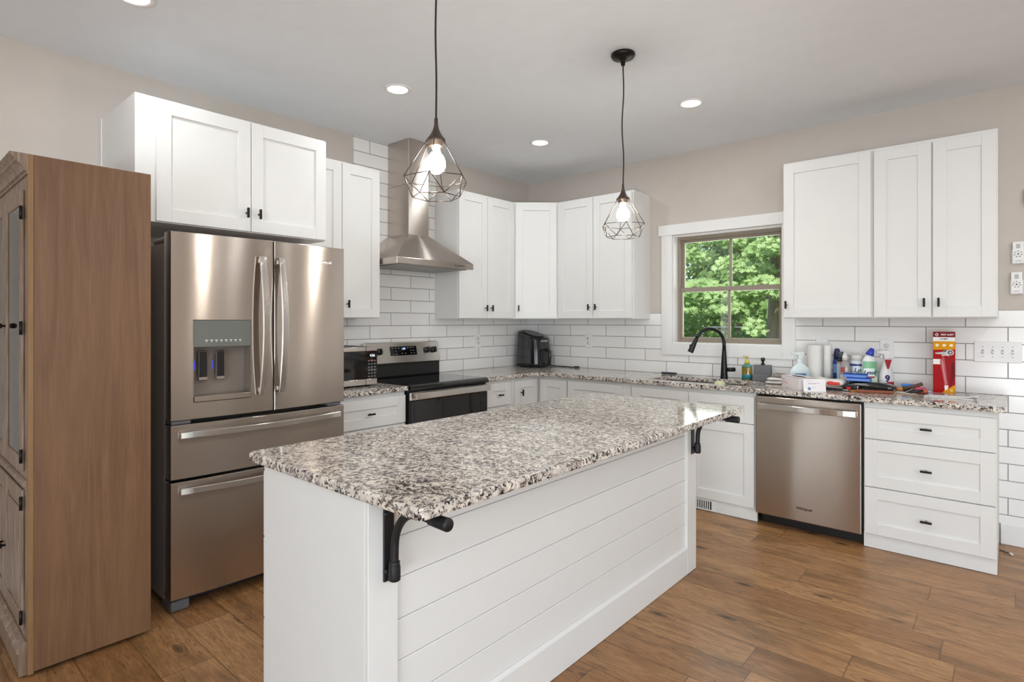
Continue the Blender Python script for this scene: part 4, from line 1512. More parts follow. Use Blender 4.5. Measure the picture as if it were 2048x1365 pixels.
mb = MB(); pillow(mb, 2.455, -0.300, T, 2.580, -0.180, T + 0.024, seed=3, wob=0.002)
tag(mb.build('dishcloth', P('#dcd5cd', 0.9)), 'folded off-white cloth on the counter beside the grey sponge caddy, lower of two', 'cloth', 'folded white cloths')
mb = MB(); pillow(mb, 2.462, -0.295, T + 0.0255, 2.575, -0.185, T + 0.046, seed=5, wob=0.002)
tag(mb.build('dishcloth', P('#e6e0d8', 0.9)), 'folded off-white cloth stacked on another one beside the sponge caddy', 'cloth', 'folded white cloths')
mb = MB(); pillow(mb, 2.490, -0.285, T + 0.0485, 2.572, -0.200, T + 0.074, seed=8, wob=0.002)
tag(mb.build('scouring_pad', P('#8f8880', 0.95)), 'rounded grey scouring pad on top of the folded white cloths', 'scouring pad')


def lathe_thing(parent, name, prof, matl, sx=1.0, sy=1.0, off=(0, 0, 0), seg=28):
    mb = MB(); mb.lathe(prof, M=Matrix.Translation(off), seg=seg, sx=sx, sy=sy)
    return mb.build(name, matl, parent)


def label_band(parent, name, r, z0, z1, matl, a0=-80, a1=80, sx=1.0, sy=1.0, eps=0.0006, prof=None):
    """printed band wrapped on the front of a bottle; prof gives the radius at each height"""
    mb = MB()
    n, k = 18, 8
    g = []
    for i in range(n + 1):
        a = math.radians(a0 + (a1 - a0) * i / n)
        col_ = []
        for j in range(k + 1):
            z = z0 + (z1 - z0) * j / k
            rr = (prof(z) if prof else r) + eps
            col_.append(mb.bm.verts.new((rr * sx * math.sin(a), -rr * sy * math.cos(a), z)))
        g.append(col_)
    for i in range(n):
        for j in range(k):
            f = mb.bm.faces.new((g[i][j], g[i + 1][j], g[i + 1][j + 1], g[i][j + 1]))
            f.smooth = True
    return mb.build(name, matl, parent)


def trigger_head(parent, z, matl, s=1.0, y=0.0, direction=-1, trig=None):
    """spray head pointing along local x*direction"""
    mb = MB()
    d = direction * s
    prof = [(-0.016, 0.0), (0.016, 0.0), (0.018, 0.016), (0.030, 0.030), (0.028, 0.044), (0.012, 0.054), (-0.022, 0.052), (-0.048, 0.046), (-0.052, 0.034), (-0.024, 0.030), (-0.014, 0.018)]
    pr = [(-a * d, b * s) for a, b in prof]
    mb.prism(pr, -0.010 * s, 0.010 * s, M=Matrix.Translation((0, y, z)) @ Matrix.Rotation(R90, 4, 'X'), bev=0.003, seg=2)
    hd_ = mb.build('spray_head', matl, parent)
    mb = MB()
    mb.prism([(0.026 * d, 0.030 * s), (0.033 * d, 0.030 * s), (0.040 * d, 0.004 * s), (0.033 * d, -0.006 * s), (0.030 * d, 0.010 * s)], -0.006 * s, 0.006 * s, M=Matrix.Translation((0, y, z)) @ Matrix.Rotation(R90, 4, 'X'))
    mb.build('trigger', trig or matl, hd_)
    mb = MB(); mb.cyl((0.050 * d, y, z + 0.041 * s), (0.060 * d, y, z + 0.041 * s), 0.008 * s, seg=10); mb.build('nozzle', trig or matl, hd_)
    return hd_


# clear spray bottle
t = thing('spray_bottle', 'translucent pale blue trigger spray bottle in front of the large paper towel roll', 'spray bottle', (2.662, -0.215, T), math.radians(40))
pr = [(0.0, 0), (0.070, 0), (0.074, 0.006), (0.075, 0.060), (0.070, 0.100), (0.052, 0.126), (0.028, 0.146), (0.017, 0.156), (0.019, 0.175), (0.019, 0.186)]
WBS = 0.42
lathe_thing(t, 'bottle', pr, plain('milky_clear_plastic', '#d9e4e6', 0.18, coat=0.3), 1.0, WBS)
label_band(t, 'label', 0.0753, 0.012, 0.090, P('#cfdde6', 0.35), -62, 62, 1.0, WBS)
label_band(t, 'label_stripe', 0.0753, 0.026, 0.036, P('#5aa9d6', 0.35), -64, 64, 1.0, WBS, 0.001)
label_band(t, 'label_title', 0.0753, 0.068, 0.084, P('#5c83ad', 0.35), -38, 22, 1.0, WBS, 0.0012)
label_band(t, 'blue_patch', 0.0753, 0.012, 0.055, P('#2b86cc', 0.35), 46, 64, 1.0, WBS, 0.0014)
trigger_head(t, 0.184, P('#dfe5e4', 0.3), 0.95)

# paper towel rolls
t = thing('paper_towel_roll', 'large white paper towel roll standing against the tile', 'paper towels', (2.735, -0.085, T))
lathe_thing(t, 'roll', [(0.020, 0), (0.060, 0), (0.0605, 0.004), (0.0605, 0.276), (0.059, 0.280), (0.020, 0.280)], plain('white_paper', '#e9e6e2', 0.85, bump=0.25, bscale=120), seg=36)
t = thing('parchment_tube', 'slim tall white paper tube standing right of the paper towel roll', 'tube', (2.823, -0.155, T))
lathe_thing(t, 'roll', [(0.010, 0), (0.0240, 0), (0.0240, 0.282), (0.0235, 0.2835), (0.010, 0.2835)], plain('white_paper', '#e9e6e2', 0.85, bump=0.25, bscale=120), seg=28)

# aerosols and bottles
t = thing('aerosol_can', 'blue aerosol can with a dark blue cap, partly hidden behind the slim white tube', 'spray can', (2.868, -0.085, T))
lathe_thing(t, 'can', [(0.0, 0), (0.025, 0), (0.026, 0.004), (0.026, 0.170), (0.022, 0.184), (0.016, 0.187)], P('#2a57a5', 0.25, metal=0.3))
label_band(t, 'label', 0.026, 0.09, 0.15, P('#7fa0d6', 0.3), -60, 60)
label_band(t, 'label_lower', 0.026, 0.02, 0.05, P('#a8c4e6', 0.3), -50, 70)
lathe_thing(t, 'cap', [(0.0, 0.187), (0.022, 0.187), (0.0225, 0.215), (0.018, 0.245), (0.012, 0.258), (0.0, 0.260)], P('#232a55', 0.3))
t = thing('spray_can', 'silver-labelled bottle with black neck and dark grey cap beside the blue can', 'spray bottle', (2.903, -0.145, T))
lathe_thing(t, 'bottle', [(0.0, 0), (0.023, 0), (0.024, 0.004), (0.024, 0.160), (0.023, 0.175)], P('#8b8f9c', 0.3, metal=0.3))
label_band(t, 'label', 0.024, 0.02, 0.160, P('#b9bcc8', 0.4), -75, 75)
label_band(t, 'label_badge', 0.024, 0.165, 0.174, P('#a07440', 0.4), -70, 50, eps=0.001)
lathe_thing(t, 'neck', [(0.0, 0.175), (0.024, 0.175), (0.024, 0.186), (0.018, 0.193), (0.014, 0.197)], P('#101012', 0.3))
lathe_thing(t, 'cap', [(0.0, 0.197), (0.0165, 0.197), (0.0165, 0.236), (0.014, 0.240), (0.0, 0.241)], P('#4d5764', 0.25))
t = thing('sanitizer_bottle', 'clear bottle with a white cap and small red label beside the wipes tub', 'bottle', (2.938, -0.200, T))
lathe_thing(t, 'bottle', [(0.0, 0), (0.030, 0), (0.032, 0.004), (0.032, 0.135), (0.028, 0.160), (0.016, 0.180), (0.0145, 0.186)], plain('clear_grey_plastic', '#9b9292', 0.08, coat=0.6), 1.0, 0.75)
label_band(t, 'label_mark', 0.032, 0.105, 0.140, P('#a2494c', 0.4), -40, 10, 1.0, 0.75)
label_band(t, 'label_text', 0.032, 0.055, 0.090, P('#c9c3c0', 0.4), -50, 40, 1.0, 0.75)
lathe_thing(t, 'cap', [(0.0, 0.186), (0.0165, 0.186), (0.0165, 0.215), (0.011, 0.222), (0.008, 0.236), (0.0, 0.238)], P('#dedad6', 0.35))
# wipes tub
BLK = P('#1f2a6a', 0.4)
t = thing('wipes_tub', 'white and pale blue disinfecting wipes tub with a white lid, left of the green-labelled cleaner', 'tub', (3.000, -0.130, T), math.radians(34))
lathe_thing(t, 'tub', [(0.0, 0), (0.045, 0), (0.046, 0.004), (0.046, 0.183)], P('#e4e8ec', 0.35), seg=32)
label_band(t, 'label', 0.046, 0.02, 0.150, P('#bcd3de', 0.35), -100, 100)
label_band(t, 'label_oval', 0.046, 0.095, 0.148, P('#e7eef2', 0.35), -62, 42, eps=0.001)
label_band(t, 'label_band', 0.046, 0.148, 0.162, P('#27397f', 0.35), -100, 100, eps=0.0008)
label_band(t, 'label_ribbon', 0.046, 0.086, 0.095, P('#a8283e', 0.35), -30, 25, eps=0.0014)
lettering('label_name', 'Lysol', 0.040, None, BLK, t, shear=0.25, wrap=(0, 0, 0.0475, 0.120), bold=0.0008)
lathe_thing(t, 'lid', [(0.0, 0.183), (0.044, 0.183), (0.0445, 0.216), (0.041, 0.221), (0.0, 0.222)], P('#dfd9d5', 0.35), seg=32)
# toilet cleaner
t = thing('toilet_cleaner_bottle', 'white cleaner bottle with a green label and slanted blue cap', 'cleaner bottle', (3.078, -0.190, T), math.radians(34))
pf = lambda z: 0.047 if z < 0.13 else 0.047 - (z - 0.13) * 0.10
lathe_thing(t, 'bottle', [(0.0, 0), (0.045, 0), (0.047, 0.005), (0.047, 0.13), (0.041, 0.19), (0.036, 0.205), (0.026, 0.219), (0.016, 0.228)], P('#e3e6e3', 0.3), 1.0, 0.62, seg=32)
label_band(t, 'label', 0.047, 0.012, 0.185, P('#7fb98d', 0.35), -75, 75, 1.0, 0.62, prof=pf)
label_band(t, 'label_oval', 0.047, 0.085, 0.140, P('#e4efe6', 0.35), -62, 25, 1.0, 0.62, 0.0012, prof=pf)
label_band(t, 'label_swoosh', 0.047, 0.012, 0.085, P('#d3e4d6', 0.35), 5, 70, 1.0, 0.62, 0.0011, prof=pf)
label_band(t, 'label_ribbon', 0.047, 0.076, 0.087, P('#a8283e', 0.35), -25, 25, 1.0, 0.62, 0.0014, prof=pf)
lettering('label_name', 'Lysol', 0.036, Matrix.Translation((-0.012, -0.0315, 0.112)) @ Matrix.Rotation(R90, 4, 'X'), BLK, t, shear=0.25, bold=0.0008)
Mq = Matrix.Translation((0, 0, 0.224)) @ Matrix.Rotation(math.radians(-24), 4, 'Y')
mb = MB(); mb.lathe([(0.0, 0), (0.024, 0), (0.024, 0.014), (0.014, 0.046), (0.011, 0.049), (0.0, 0.049)], M=Mq @ Matrix.Rotation(math.radians(48), 4, 'Y'), seg=18); mb.build('cap', P('#2b3fb0', 0.3), t)
# red spray bottle
t = thing('trigger_spray_bottle', 'white multi-surface spray bottle with red neck label and white trigger, nearest the outlet', 'spray bottle', (3.160, -0.100, T), math.radians(34))
pf2 = lambda z: 0.043 - 0.0 * z if z < 0.10 else max(0.017, 0.043 - (z - 0.10) * 0.30)
lathe_thing(t, 'bottle', [(0.0, 0), (0.045, 0), (0.047, 0.006), (0.045, 0.06), (0.043, 0.10), (0.028, 0.150), (0.017, 0.186), (0.015, 0.205)], P('#e6e4e2', 0.3), 1.0, 0.60, seg=32)
label_band(t, 'red_base_label', 0.0475, 0.008, 0.050, P('#b01c2c', 0.35), -10, 80, 1.0, 0.60, prof=lambda z: 0.0472 - z * 0.03)
mb = MB(); mb.prism([(-0.022, 0.196), (0.022, 0.196), (0.004, 0.135), (-0.004, 0.135)], -0.0262, -0.0250, M=Matrix(((1, 0, 0, 0), (0, 0, 1, 0), (0, 1, 0, 0), (0, 0, 0, 1)))); mb.build('red_neck_label', P('#a51f2d', 0.35), t)
lettering('label_number', '9', 0.060, Matrix.Translation((-0.006, -0.0290, 0.070)) @ Matrix.Rotation(R90, 4, 'X'), P('#2c1f5e', 0.4), t, bold=0.002)
trigger_head(t, 0.203, P('#ece9e6', 0.3), 1.0)

# blue sponges
for k, (x, y, z, a) in enumerate(((3.035, -0.285, 0.0595, 2), (3.015, -0.281, 0.0830, -1))):
    t = thing('kitchen_sponge', ('lower' if k == 0 else 'upper') + ' of two stacked blue scrub sponges in front of the cleaning bottles', 'sponge', (x, y, T + z), math.radians(a), 'stacked blue sponges')
    mb = MB(); mb.box(-0.066, -0.035, 0.0, 0.066, 0.035, 0.017, 0.003); mb.build('foam', plain('blue_foam', '#6f95de', 0.9, bump=0.5, bscale=400), t)
    mb = MB(); mb.box(-0.066, -0.035, 0.0172, 0.066, 0.035, 0.0228, 0.002); mb.build('scrub_layer', P('#2447a3', 0.9), t)
# black folded plastic
mb = MB(); pillow(mb, -0.135, -0.052, 0, 0.135, 0.040, 0.056, seed=12, wob=0.0022)
o_ = mb.build('bin_bag_bundle', plain('shiny_black_plastic', '#141416', 0.16, coat=0.4))
o_.location = (3.100, -0.285, T); o_.rotation_euler = (0, 0, math.radians(-6))
tag(o_, 'shiny black folded plastic bundle under the blue sponges', 'plastic bag')
# small red-buttoned tool
t = thing('utility_tool', 'small black tool with a bright red button before the black plastic', 'tool', (2.998, -0.372, T), math.radians(-8))
mb = MB(); mb.box(-0.034, -0.014, 0, 0.040, 0.014, 0.036, 0.005, seg=2); mb.build('body', P('#1b1718', 0.4), t)
mb = MB(); mb.box(-0.014, -0.0165, 0.008, 0.010, -0.013, 0.026, 0.002); mb.build('button', P('#d8262b', 0.35), t)
mb = MB(); mb.cyl((0.048, -0.006, 0.014), (0.048, -0.006, 0.034), 0.006, seg=12); mb.cyl((0.048, -0.006, 0.0), (0.048, -0.006, 0.014), 0.004, seg=10); mb.build('metal_end', P('#a69a92', 0.3, metal=0.8), t)
# leather sheath
t = thing('leather_sheath', 'brown leather knife sheath with a brass-coloured tip lying at the counter front', 'sheath', (3.135, -0.400, T), math.radians(12))
mb = MB(); mb.prism([(-0.098, -0.017), (-0.080, -0.021), (0.03, -0.018), (0.108, -0.002), (0.108, 0.004), (0.03, 0.016), (-0.085, 0.019), (-0.098, 0.012)], 0.0, 0.017, bev=0.004, seg=2); mb.build('leather_body', P('#8d4a2c', 0.55, bump=0.2), t)
mb = MB(); mb.cyl((-0.052, -0.004, 0.017), (-0.052, -0.004, 0.0195), 0.006, seg=12); mb.build('snap', CHROME, t)
mb = MB(); mb.prism([(-0.128, -0.010), (-0.098, -0.014), (-0.098, 0.010), (-0.126, 0.006)], 0.001, 0.012, bev=0.002); mb.build('knife_end', P('#a9803a', 0.4, metal=0.4), t)
# plastic bag with red print
t = thing('printed_plastic_bag', 'crumpled white plastic bag with bright red print behind the torn glove box', 'plastic bag', (2.872, -0.295, T), math.radians(-2))
mb = MB(); pillow(mb, -0.105, -0.055, 0.016, 0.085, 0.055, 0.066, seed=21, wob=0.004); mb.build('bag', plain('white_film', '#e6dfd8', 0.35), t)
mb = MB(); pillow(mb, -0.010, -0.0585, 0.026, 0.070, -0.048, 0.050, n=7, seed=23, wob=0.0015); mb.build('red_print', P('#d8433d', 0.4), t)
mb = MB(); mb.box(-0.10, -0.050, 0.0, 0.075, 0.050, 0.0155, 0.004); mb.build('folded_base', P('#cfc8c2', 0.6), t)
# flat black item
t = thing('folding_knife', 'flat black knife with a short bright tip in front of the white plastic bag', 'knife', (2.915, -0.405, T), math.radians(-3))
mb = MB(); mb.box(-0.08, -0.013, 0, 0.055, 0.013, 0.017, 0.005, seg=2); mb.build('handle', P('#221d1e', 0.4), t)
mb = MB(); mb.prism([(0.054, -0.010), (0.085, -0.004), (0.088, 0.002), (0.054, 0.009)], 0.006, 0.009); mb.build('blade', P('#b9b4b0', 0.25, metal=0.9), t)

# torn glove box and leaflet
t = thing('glove_box', 'white cardboard glove box with a torn oval opening near the dishwasher end of the sink', 'box', (2.714, -0.4415, T), math.radians(-50.5))
CARD = plain('white_card', '#e8dedd', 0.6)
L2, W2, HB = 0.128, 0.060, 0.078
mb = MB()
mb.box(-L2, -W2, 0, L2, -W2 + 0.002, HB)
mb.box(-L2, W2 - 0.002, 0, L2, W2, HB)
mb.box(-L2, -W2 + 0.002, 0, -L2 + 0.002, W2 - 0.002, HB)
mb.box(L2 - 0.002, -W2 + 0.002, 0, L2, W2 - 0.002, HB)
mb.box(-L2 + 0.002, -W2 + 0.002, 0, L2 - 0.002, W2 - 0.002, 0.002)
mb.build('carton', CARD, t)
mb = MB()
n = 28
oval = [(0.088 * math.cos(2 * math.pi * i / n) * (1 + 0.10 * math.sin(5 * i)), 0.026 * math.sin(2 * math.pi * i / n) * (1 + 0.12 * math.cos(3 * i))) for i in range(n)]
rect = []
for i in range(n):
    a = 2 * math.pi * i / n
    c_, s_ = math.cos(a), math.sin(a)
    k_ = min(L2 / abs(c_) if abs(c_) > 1e-6 else 9, W2 / abs(s_) if abs(s_) > 1e-6 else 9)
    rect.append((c_ * k_, s_ * k_))
for i in range(n):
    j = (i + 1) % n
    za, zb = HB + 0.0003, HB + 0.002
    mb.poly([(rect[i][0], rect[i][1], zb), (rect[j][0], rect[j][1], zb), (oval[j][0], oval[j][1], zb), (oval[i][0], oval[i][1], zb)])
    mb.poly([(oval[i][0], oval[i][1], zb), (oval[j][0], oval[j][1], zb), (oval[j][0], oval[j][1], za), (oval[i][0], oval[i][1], za)])
mb.build('torn_top', CARD, t)
mb = MB(); mb.box(-0.10, -0.04, 0.003, 0.10, 0.04, 0.062, 0.006); mb.build('glove_stack', P('#33231f', 0.8), t)
mb = MB()
mb.box(-0.118, -W2 - 0.0006, 0.034, -0.045, -W2 - 0.0001, 0.039)
mb.box(-0.118, -W2 - 0.0006, 0.026, -0.030, -W2 - 0.0001, 0.029)
mb.build('orange_print', P('#d99a86', 0.6), t)
mb = MB()
mb.box(-0.120, -W2 - 0.0006, 0.052, -0.08, -W2 - 0.0001, 0.055)
mb.box(-0.122, -W2 - 0.0006, 0.012, -0.112, -W2 - 0.0001, 0.022)
mb.build('blue_print', P('#6f7fb0', 0.6), t)
t = thing('paper_leaflet', 'white printed card with a small blue logo leaning against the end of the glove box', 'leaflet', (2.845, -0.585, T), math.radians(31))
Ml = Matrix.Rotation(math.radians(-14), 4, 'X')
mb = MB(); mb.box(-0.066, -0.0006, 0.0, 0.066, 0.0006, 0.082, M=Ml); mb.build('card', plain('white_leaflet', '#ece6e6', 0.6), t)
mb = MB()
for z_, x0_, x1_ in ((0.068, -0.046, -0.010), (0.054, -0.038, 0.030), (0.050, -0.038, 0.010), (0.026, -0.012, 0.006)):
    mb.box(x0_, -0.0010, z_, x1_, -0.0007, z_ + 0.0022, M=Ml)
mb.build('print', P('#a9a0b8', 0.6), t)
mb = MB(); mb.cyl(Ml @ Vector((-0.032, -0.0007, 0.020)), Ml @ Vector((-0.032, -0.0012, 0.020)), 0.0095, seg=18); mb.build('blue_logo', P('#5d8fca', 0.6), t)

# first alert fire extinguisher box
t = thing('fire_extinguisher_box', 'tall red and yellow fire extinguisher carton standing on the counter', 'carton', (3.471, -0.150, T), math.radians(3))
BW, BD, BH = 0.0545, 0.047, 0.384
RED = P('#a5060d', 0.5, spec=0.15)
DRED = P('#7a0f18', 0.5, spec=0.15)
YEL = P('#dc9408', 0.5, spec=0.15)
WHT = P('#e6e2dd', 0.35)
mb = MB(); mb.box(-BW, -BD, 0, BW, BD, BH, 0.001); mb.build('carton', RED, t)
Y0 = -BD - 0.0002


def flat(pts, k, matl, name, par=t):
    """printed area on the carton face; k orders the layers"""
    mb = MB()
    mb.prism([(x, z) for x, z in pts], 0, 0.0002, M=Matrix(((1, 0, 0, 0), (0, 0, -1, Y0 - 0.0002 * k), (0, 1, 0, 0), (0, 0, 0, 1))))
    return mb.build(name, matl, par)


def disc(cx_, cz_, r, n=20, ry=None):
    ry = ry or r
    return [(cx_ + r * math.cos(2 * math.pi * i / n), cz_ + ry * math.sin(2 * math.pi * i / n)) for i in range(n)]


W_ = BW - 0.0004
flat([(-W_, 0.352), (W_, 0.352), (W_, BH - 0.0005), (-W_, BH - 0.0005)], 0, DRED, 'brand_panel')
flat([(-W_, 0.3265), (W_, 0.3265), (W_, 0.352), (-W_, 0.352)], 0, WHT, 'model_panel')
flat([(-W_, 0.273), (W_, 0.278), (W_, 0.3265), (-W_, 0.3265)], 0, YEL, 'feature_panel')
flat([(-0.046, 0.367), (-0.0355, 0.3775), (-0.025, 0.367), (-0.0355, 0.3565)], 1, WHT, 'diamond_logo')
flat(disc(-0.0355, 0.367, 0.0048), 2, DRED, 'logo_centre')
lettering('brand_name', 'FIRST ALERT', 0.0125, front(0.0155, Y0 - 0.0006, 0.367), WHT, t, shear=0.2, stretch=0.93, bold=0.0004)
lettering('model_name', 'HOME1', 0.0125, front(0.0, Y0 - 0.0006, 0.341), P('#3a2b2b', 0.4), t, bold=0.0003)
for x_ in (-0.034, 0.001, 0.035):
    flat(disc(x_, 0.302, 0.0095, ry=0.0085), 1, P('#f0e2bd', 0.4), 'feature_icon')
# printed picture of the extinguisher
flat([(-W_, 0.184), (-W_, 0.216), (-0.010, 0.216), (-0.010, 0.184)], 1, WHT, 'white_stripe')
flat([(0.002, 0.055), (0.034, 0.055), (W_, 0.12), (W_, 0.200), (0.044, 0.222), (0.024, 0.236), (0.020, 0.246), (-0.002, 0.246), (-0.004, 0.234), (-0.018, 0.214), (-0.020, 0.195)], 2, P('#96161d', 0.5, spec=0.15), 'cylinder_picture')
flat([(0.004, 0.055), (0.020, 0.055), (0.006, 0.195), (0.002, 0.226), (-0.004, 0.232), (-0.018, 0.213), (-0.0195, 0.195)], 3, P('#b8555a', 0.5, spec=0.15), 'cylinder_highlight')
flat([(0.030, 0.056), (0.036, 0.058), (W_, 0.118), (W_, 0.185), (0.044, 0.205), (0.036, 0.19), (0.034, 0.12)], 3, P('#701018', 0.5, spec=0.15), 'cylinder_shade')
flat([(0.006, 0.060), (0.012, 0.060), (-0.003, 0.195), (-0.008, 0.212), (-0.013, 0.205)], 4, P('#cf8a8c', 0.5, spec=0.15), 'cylinder_gloss')
flat([(-0.008, 0.232), (-0.012, 0.243), (0.022, 0.246), (0.026, 0.232), (0.020, 0.238), (0.0, 0.238)], 4, P('#d9b7b2', 0.5), 'collar_picture')
flat([(-0.044, 0.248), (-0.044, 0.256), (-0.010, 0.260), (0.002, 0.272), (0.030, 0.276), (0.046, 0.264), (0.048, 0.250), (0.030, 0.242), (-0.006, 0.246)], 3, P('#b5b1ab', 0.3), 'valve_picture')
flat(disc(0.030, 0.259, 0.0175), 4, P('#d7d4cf', 0.4), 'gauge_rim')
flat([(-0.008, 0.259), (0.002, 0.271), (0.014, 0.274), (0.010, 0.262)], 4, P('#3a3e42', 0.4), 'lever_picture')
flat(disc(-0.041, 0.252, 0.0022), 4, P('#1c1c1e', 0.4), 'nozzle_hole')
flat(disc(0.030, 0.259, 0.0135), 5, P('#3b2523', 0.3), 'gauge_picture')
flat(disc(0.031, 0.258, 0.006), 6, P('#b79aa0', 0.3), 'gauge_needle')
flat([(0.004, 0.022), (0.018, 0.022), (0.022, 0.056), (0.002, 0.056)], 3, WHT, 'hose_label')
flat([(-0.012, 0.010), (W_, 0.010), (W_, 0.062)], 4, YEL, 'corner_triangle')
flat(disc(0.037, 0.026, 0.008), 5, P('#eec25c', 0.4), 'corner_icon')
flat([(-0.0118, 0.0004), (W_, 0.0004), (W_, 0.0095), (-0.0118, 0.0095)], 3, P('#c98d1c', 0.3), 'lower_edge_print')

# magazines
for k, (a, dx, dy, cover) in enumerate(((-4, 0.0, 0.0, '#b9b5b2'), (5, 0.012, 0.012, '#8e8b8b'))):
    t = thing('magazine', ('open magazine lying under another one in front of the red carton' if k == 0 else 'glossy grey magazine on top of another one in front of the red carton'), 'magazine',
              (3.512 + dx, -0.335 + dy, T + 0.0075 * k), math.radians(a), 'magazines in front of the carton')
    mb = MB()
    n = 10
    sec, pts = [], []
    for i in range(n + 1):
        x = -0.115 + 0.23 * i / n
        z = 0.0065 + (0.012 * max(0, (i / n - 0.72) / 0.28) ** 2 if k == 1 else 0)
        zb = z - 0.0062 if k == 1 else 0.0
        pts.append((x, 0, 0)); sec.append([(0, -0.075, zb), (0, 0.085, zb), (0, 0.085, z), (0, -0.075, z)])
    mb.sweep(pts, sec); mb.build('pages', plain('magazine_pages', '#e2dedb', 0.5), t)
    mb = MB(); sec = [[(0, -0.073, s[2][2] + 0.0002), (0, 0.083, s[2][2] + 0.0002), (0, 0.083, s[2][2] + 0.0006), (0, -0.073, s[2][2] + 0.0006)] for s in sec]
    mb.sweep(pts, sec); mb.build('cover', plain('cover_' + cover[1:], cover, 0.18, var=0.25), t)

# jumble of small things
def small(name, label, cat, mb, matl, loc, rz=0):
    o = mb.build(name, matl); o.location = loc; o.rotation_euler = (0, 0, math.radians(rz))
    return tag(o, label, cat)


mb = MB(); mb.box(-0.045, -0.015, 0, 0.045, 0.015, 0.018, 0.004)
o_ = small('blue_pouch', 'small bright blue packet at the back of the jumble between black plastic and red carton', 'packet', mb, P('#3f7fd0', 0.4), (3.292, -0.135, T + 0.028), 6)
mb = MB(); mb.box(-0.040, -0.014, 0, 0.040, 0.014, 0.027, 0.004)
small('card_packet', 'dark packet under the blue one in the jumble left of the red carton', 'packet', mb, P('#30313a', 0.5), (3.294, -0.135, T), 6)
mb = MB(); mb.tube([(-0.06, 0, 0.014), (0.0, 0, 0.032), (0.055, 0, 0.055)], [0.010, 0.011, 0.0105], 10)
small('wooden_stick', 'short brown wooden stick leaning across the jumble left of the red carton', 'stick', mb, P('#5d4130', 0.6), (3.310, -0.185, T), 12)
mb = MB(); mb.ball((0, 0, 0.014), 0.014, sx=1.3, sz=1.0)
small('orange_lighter', 'small orange and yellow trinket at the front of the jumble beside the black plastic', 'trinket', mb, P('#c9812e', 0.4), (3.248, -0.205, T), 10)
mb = MB(); mb.ball((0, 0, 0.011), 0.011, sx=1.5)
small('green_cap', 'tiny green cap between the black plastic and the orange trinket', 'cap', mb, P('#6f9a4a', 0.4), (3.222, -0.175, T), 0)
mb = MB(); pillow(mb, -0.030, -0.020, 0, 0.030, 0.020, 0.028, n=6, seed=31, wob=0.002)
small('pink_wrapper', 'crumpled pink wrapper in the jumble near the red carton', 'wrapper', mb, P('#c8496a', 0.35), (3.352, -0.180, T + 0.006), 15)
mb = MB(); pillow(mb, -0.022, -0.018, 0, 0.022, 0.018, 0.024, n=6, seed=33, wob=0.002)
small('coral_wrapper', 'small coral red wrapper in front of the pink wrapper', 'wrapper', mb, P('#d06a52', 0.35), (3.372, -0.235, T), -5)
mb = MB(); mb.box(-0.055, -0.028, 0, 0.055, 0.028, 0.0035); mb.box(-0.01, -0.026, 0.0, 0.045, 0.026, 0.002, M=Matrix.Translation((0, 0, 0.004)) @ Matrix.Rotation(math.radians(-32), 4, 'Y'))
small('folded_card', 'bent white card propped in the jumble left of the red carton', 'card', mb, P('#e3ddd9', 0.5), (3.288, -0.262, T), -8)
mb = MB(); mb.tube([(-0.045, 0.01, 0.010), (-0.02, -0.012, 0.011), (0.01, -0.008, 0.014), (0.04, 0.008, 0.022)], [0.009, 0.0105, 0.0105, 0.008], 10)
small('black_strap', 'dark rolled strap at the front of the jumble left of the magazines', 'strap', mb, P('#2a2527', 0.5), (3.335, -0.275, T), 10)
mb = MB(); pillow(mb, -0.020, -0.014, 0, 0.020, 0.014, 0.020, n=6, seed=37, wob=0.0015)
small('silver_wrapper', 'silvery grey wrapper between the pink wrapper and the red carton', 'wrapper', mb, P('#a9a5b0', 0.25, metal=0.5), (3.398, -0.200, T), 20)
mb = MB(); mb.box(-0.045, -0.006, 0, 0.045, 0.006, 0.004, 0.001)
small('wooden_ruler', 'thin pale wooden strip lying in front of the jumble', 'strip', mb, P('#b89f7c', 0.5), (3.310, -0.345, T), -4)

# air fryer -----------------------------------------------------------
t = thing('air_fryer', 'glossy black air fryer with a sloped top in the corner of the counter', 'air fryer', (0.222, -0.190, T))
GB = GLOSSBLACK


def superell(hx, hy, e, n=36):
    out = []
    for i in range(n):
        a = 2 * math.pi * i / n
        c_, s_ = math.cos(a), math.sin(a)
        out.append((hx * math.copysign(abs(c_) ** e, c_), hy * math.copysign(abs(s_) ** e, s_)))
    return out


mb = MB()
levels = []
for k in range(11):
    s = k / 10
    hx = 0.158 - 0.010 * s - 0.012 * s * s
    hy = 0.142 - 0.014 * s - 0.004 * s * s
    cx_ = -0.004 * s
    ring = []
    for (x, y) in superell(hx, hy, 0.58):
        zt = 0.322 - 0.085 * (x + cx_) / 0.15 * 0.5 - 0.0
        ring.append((x + cx_, y, 0.010 + (zt - 0.010) * s))
    levels.append(ring)
tb = bmesh.new()
vr = [[tb.verts.new(p) for p in r] for r in levels]
for a, b in zip(vr, vr[1:]):
    for i in range(36):
        tb.faces.new((a[i], a[(i + 1) % 36], b[(i + 1) % 36], b[i]))
tb.faces.new(vr[0][::-1]); tb.faces.new(vr[-1])
bmesh.ops.bevel(tb, geom=[e for e in tb.edges if all(v in vr[-1] for v in e.verts)], offset=0.010, segments=3, affect='EDGES')
mb._merge(tb, smooth=True); mb.build('body', GB, t)
mb = MB(); mb.lathe([(0.0, 0), (0.10, 0), (0.10, 0.012), (0.0, 0.012)], sx=1.35, sy=1.15, seg=32); mb.build('base', BLACK, t)
tb = bmesh.new()
rg_ = []
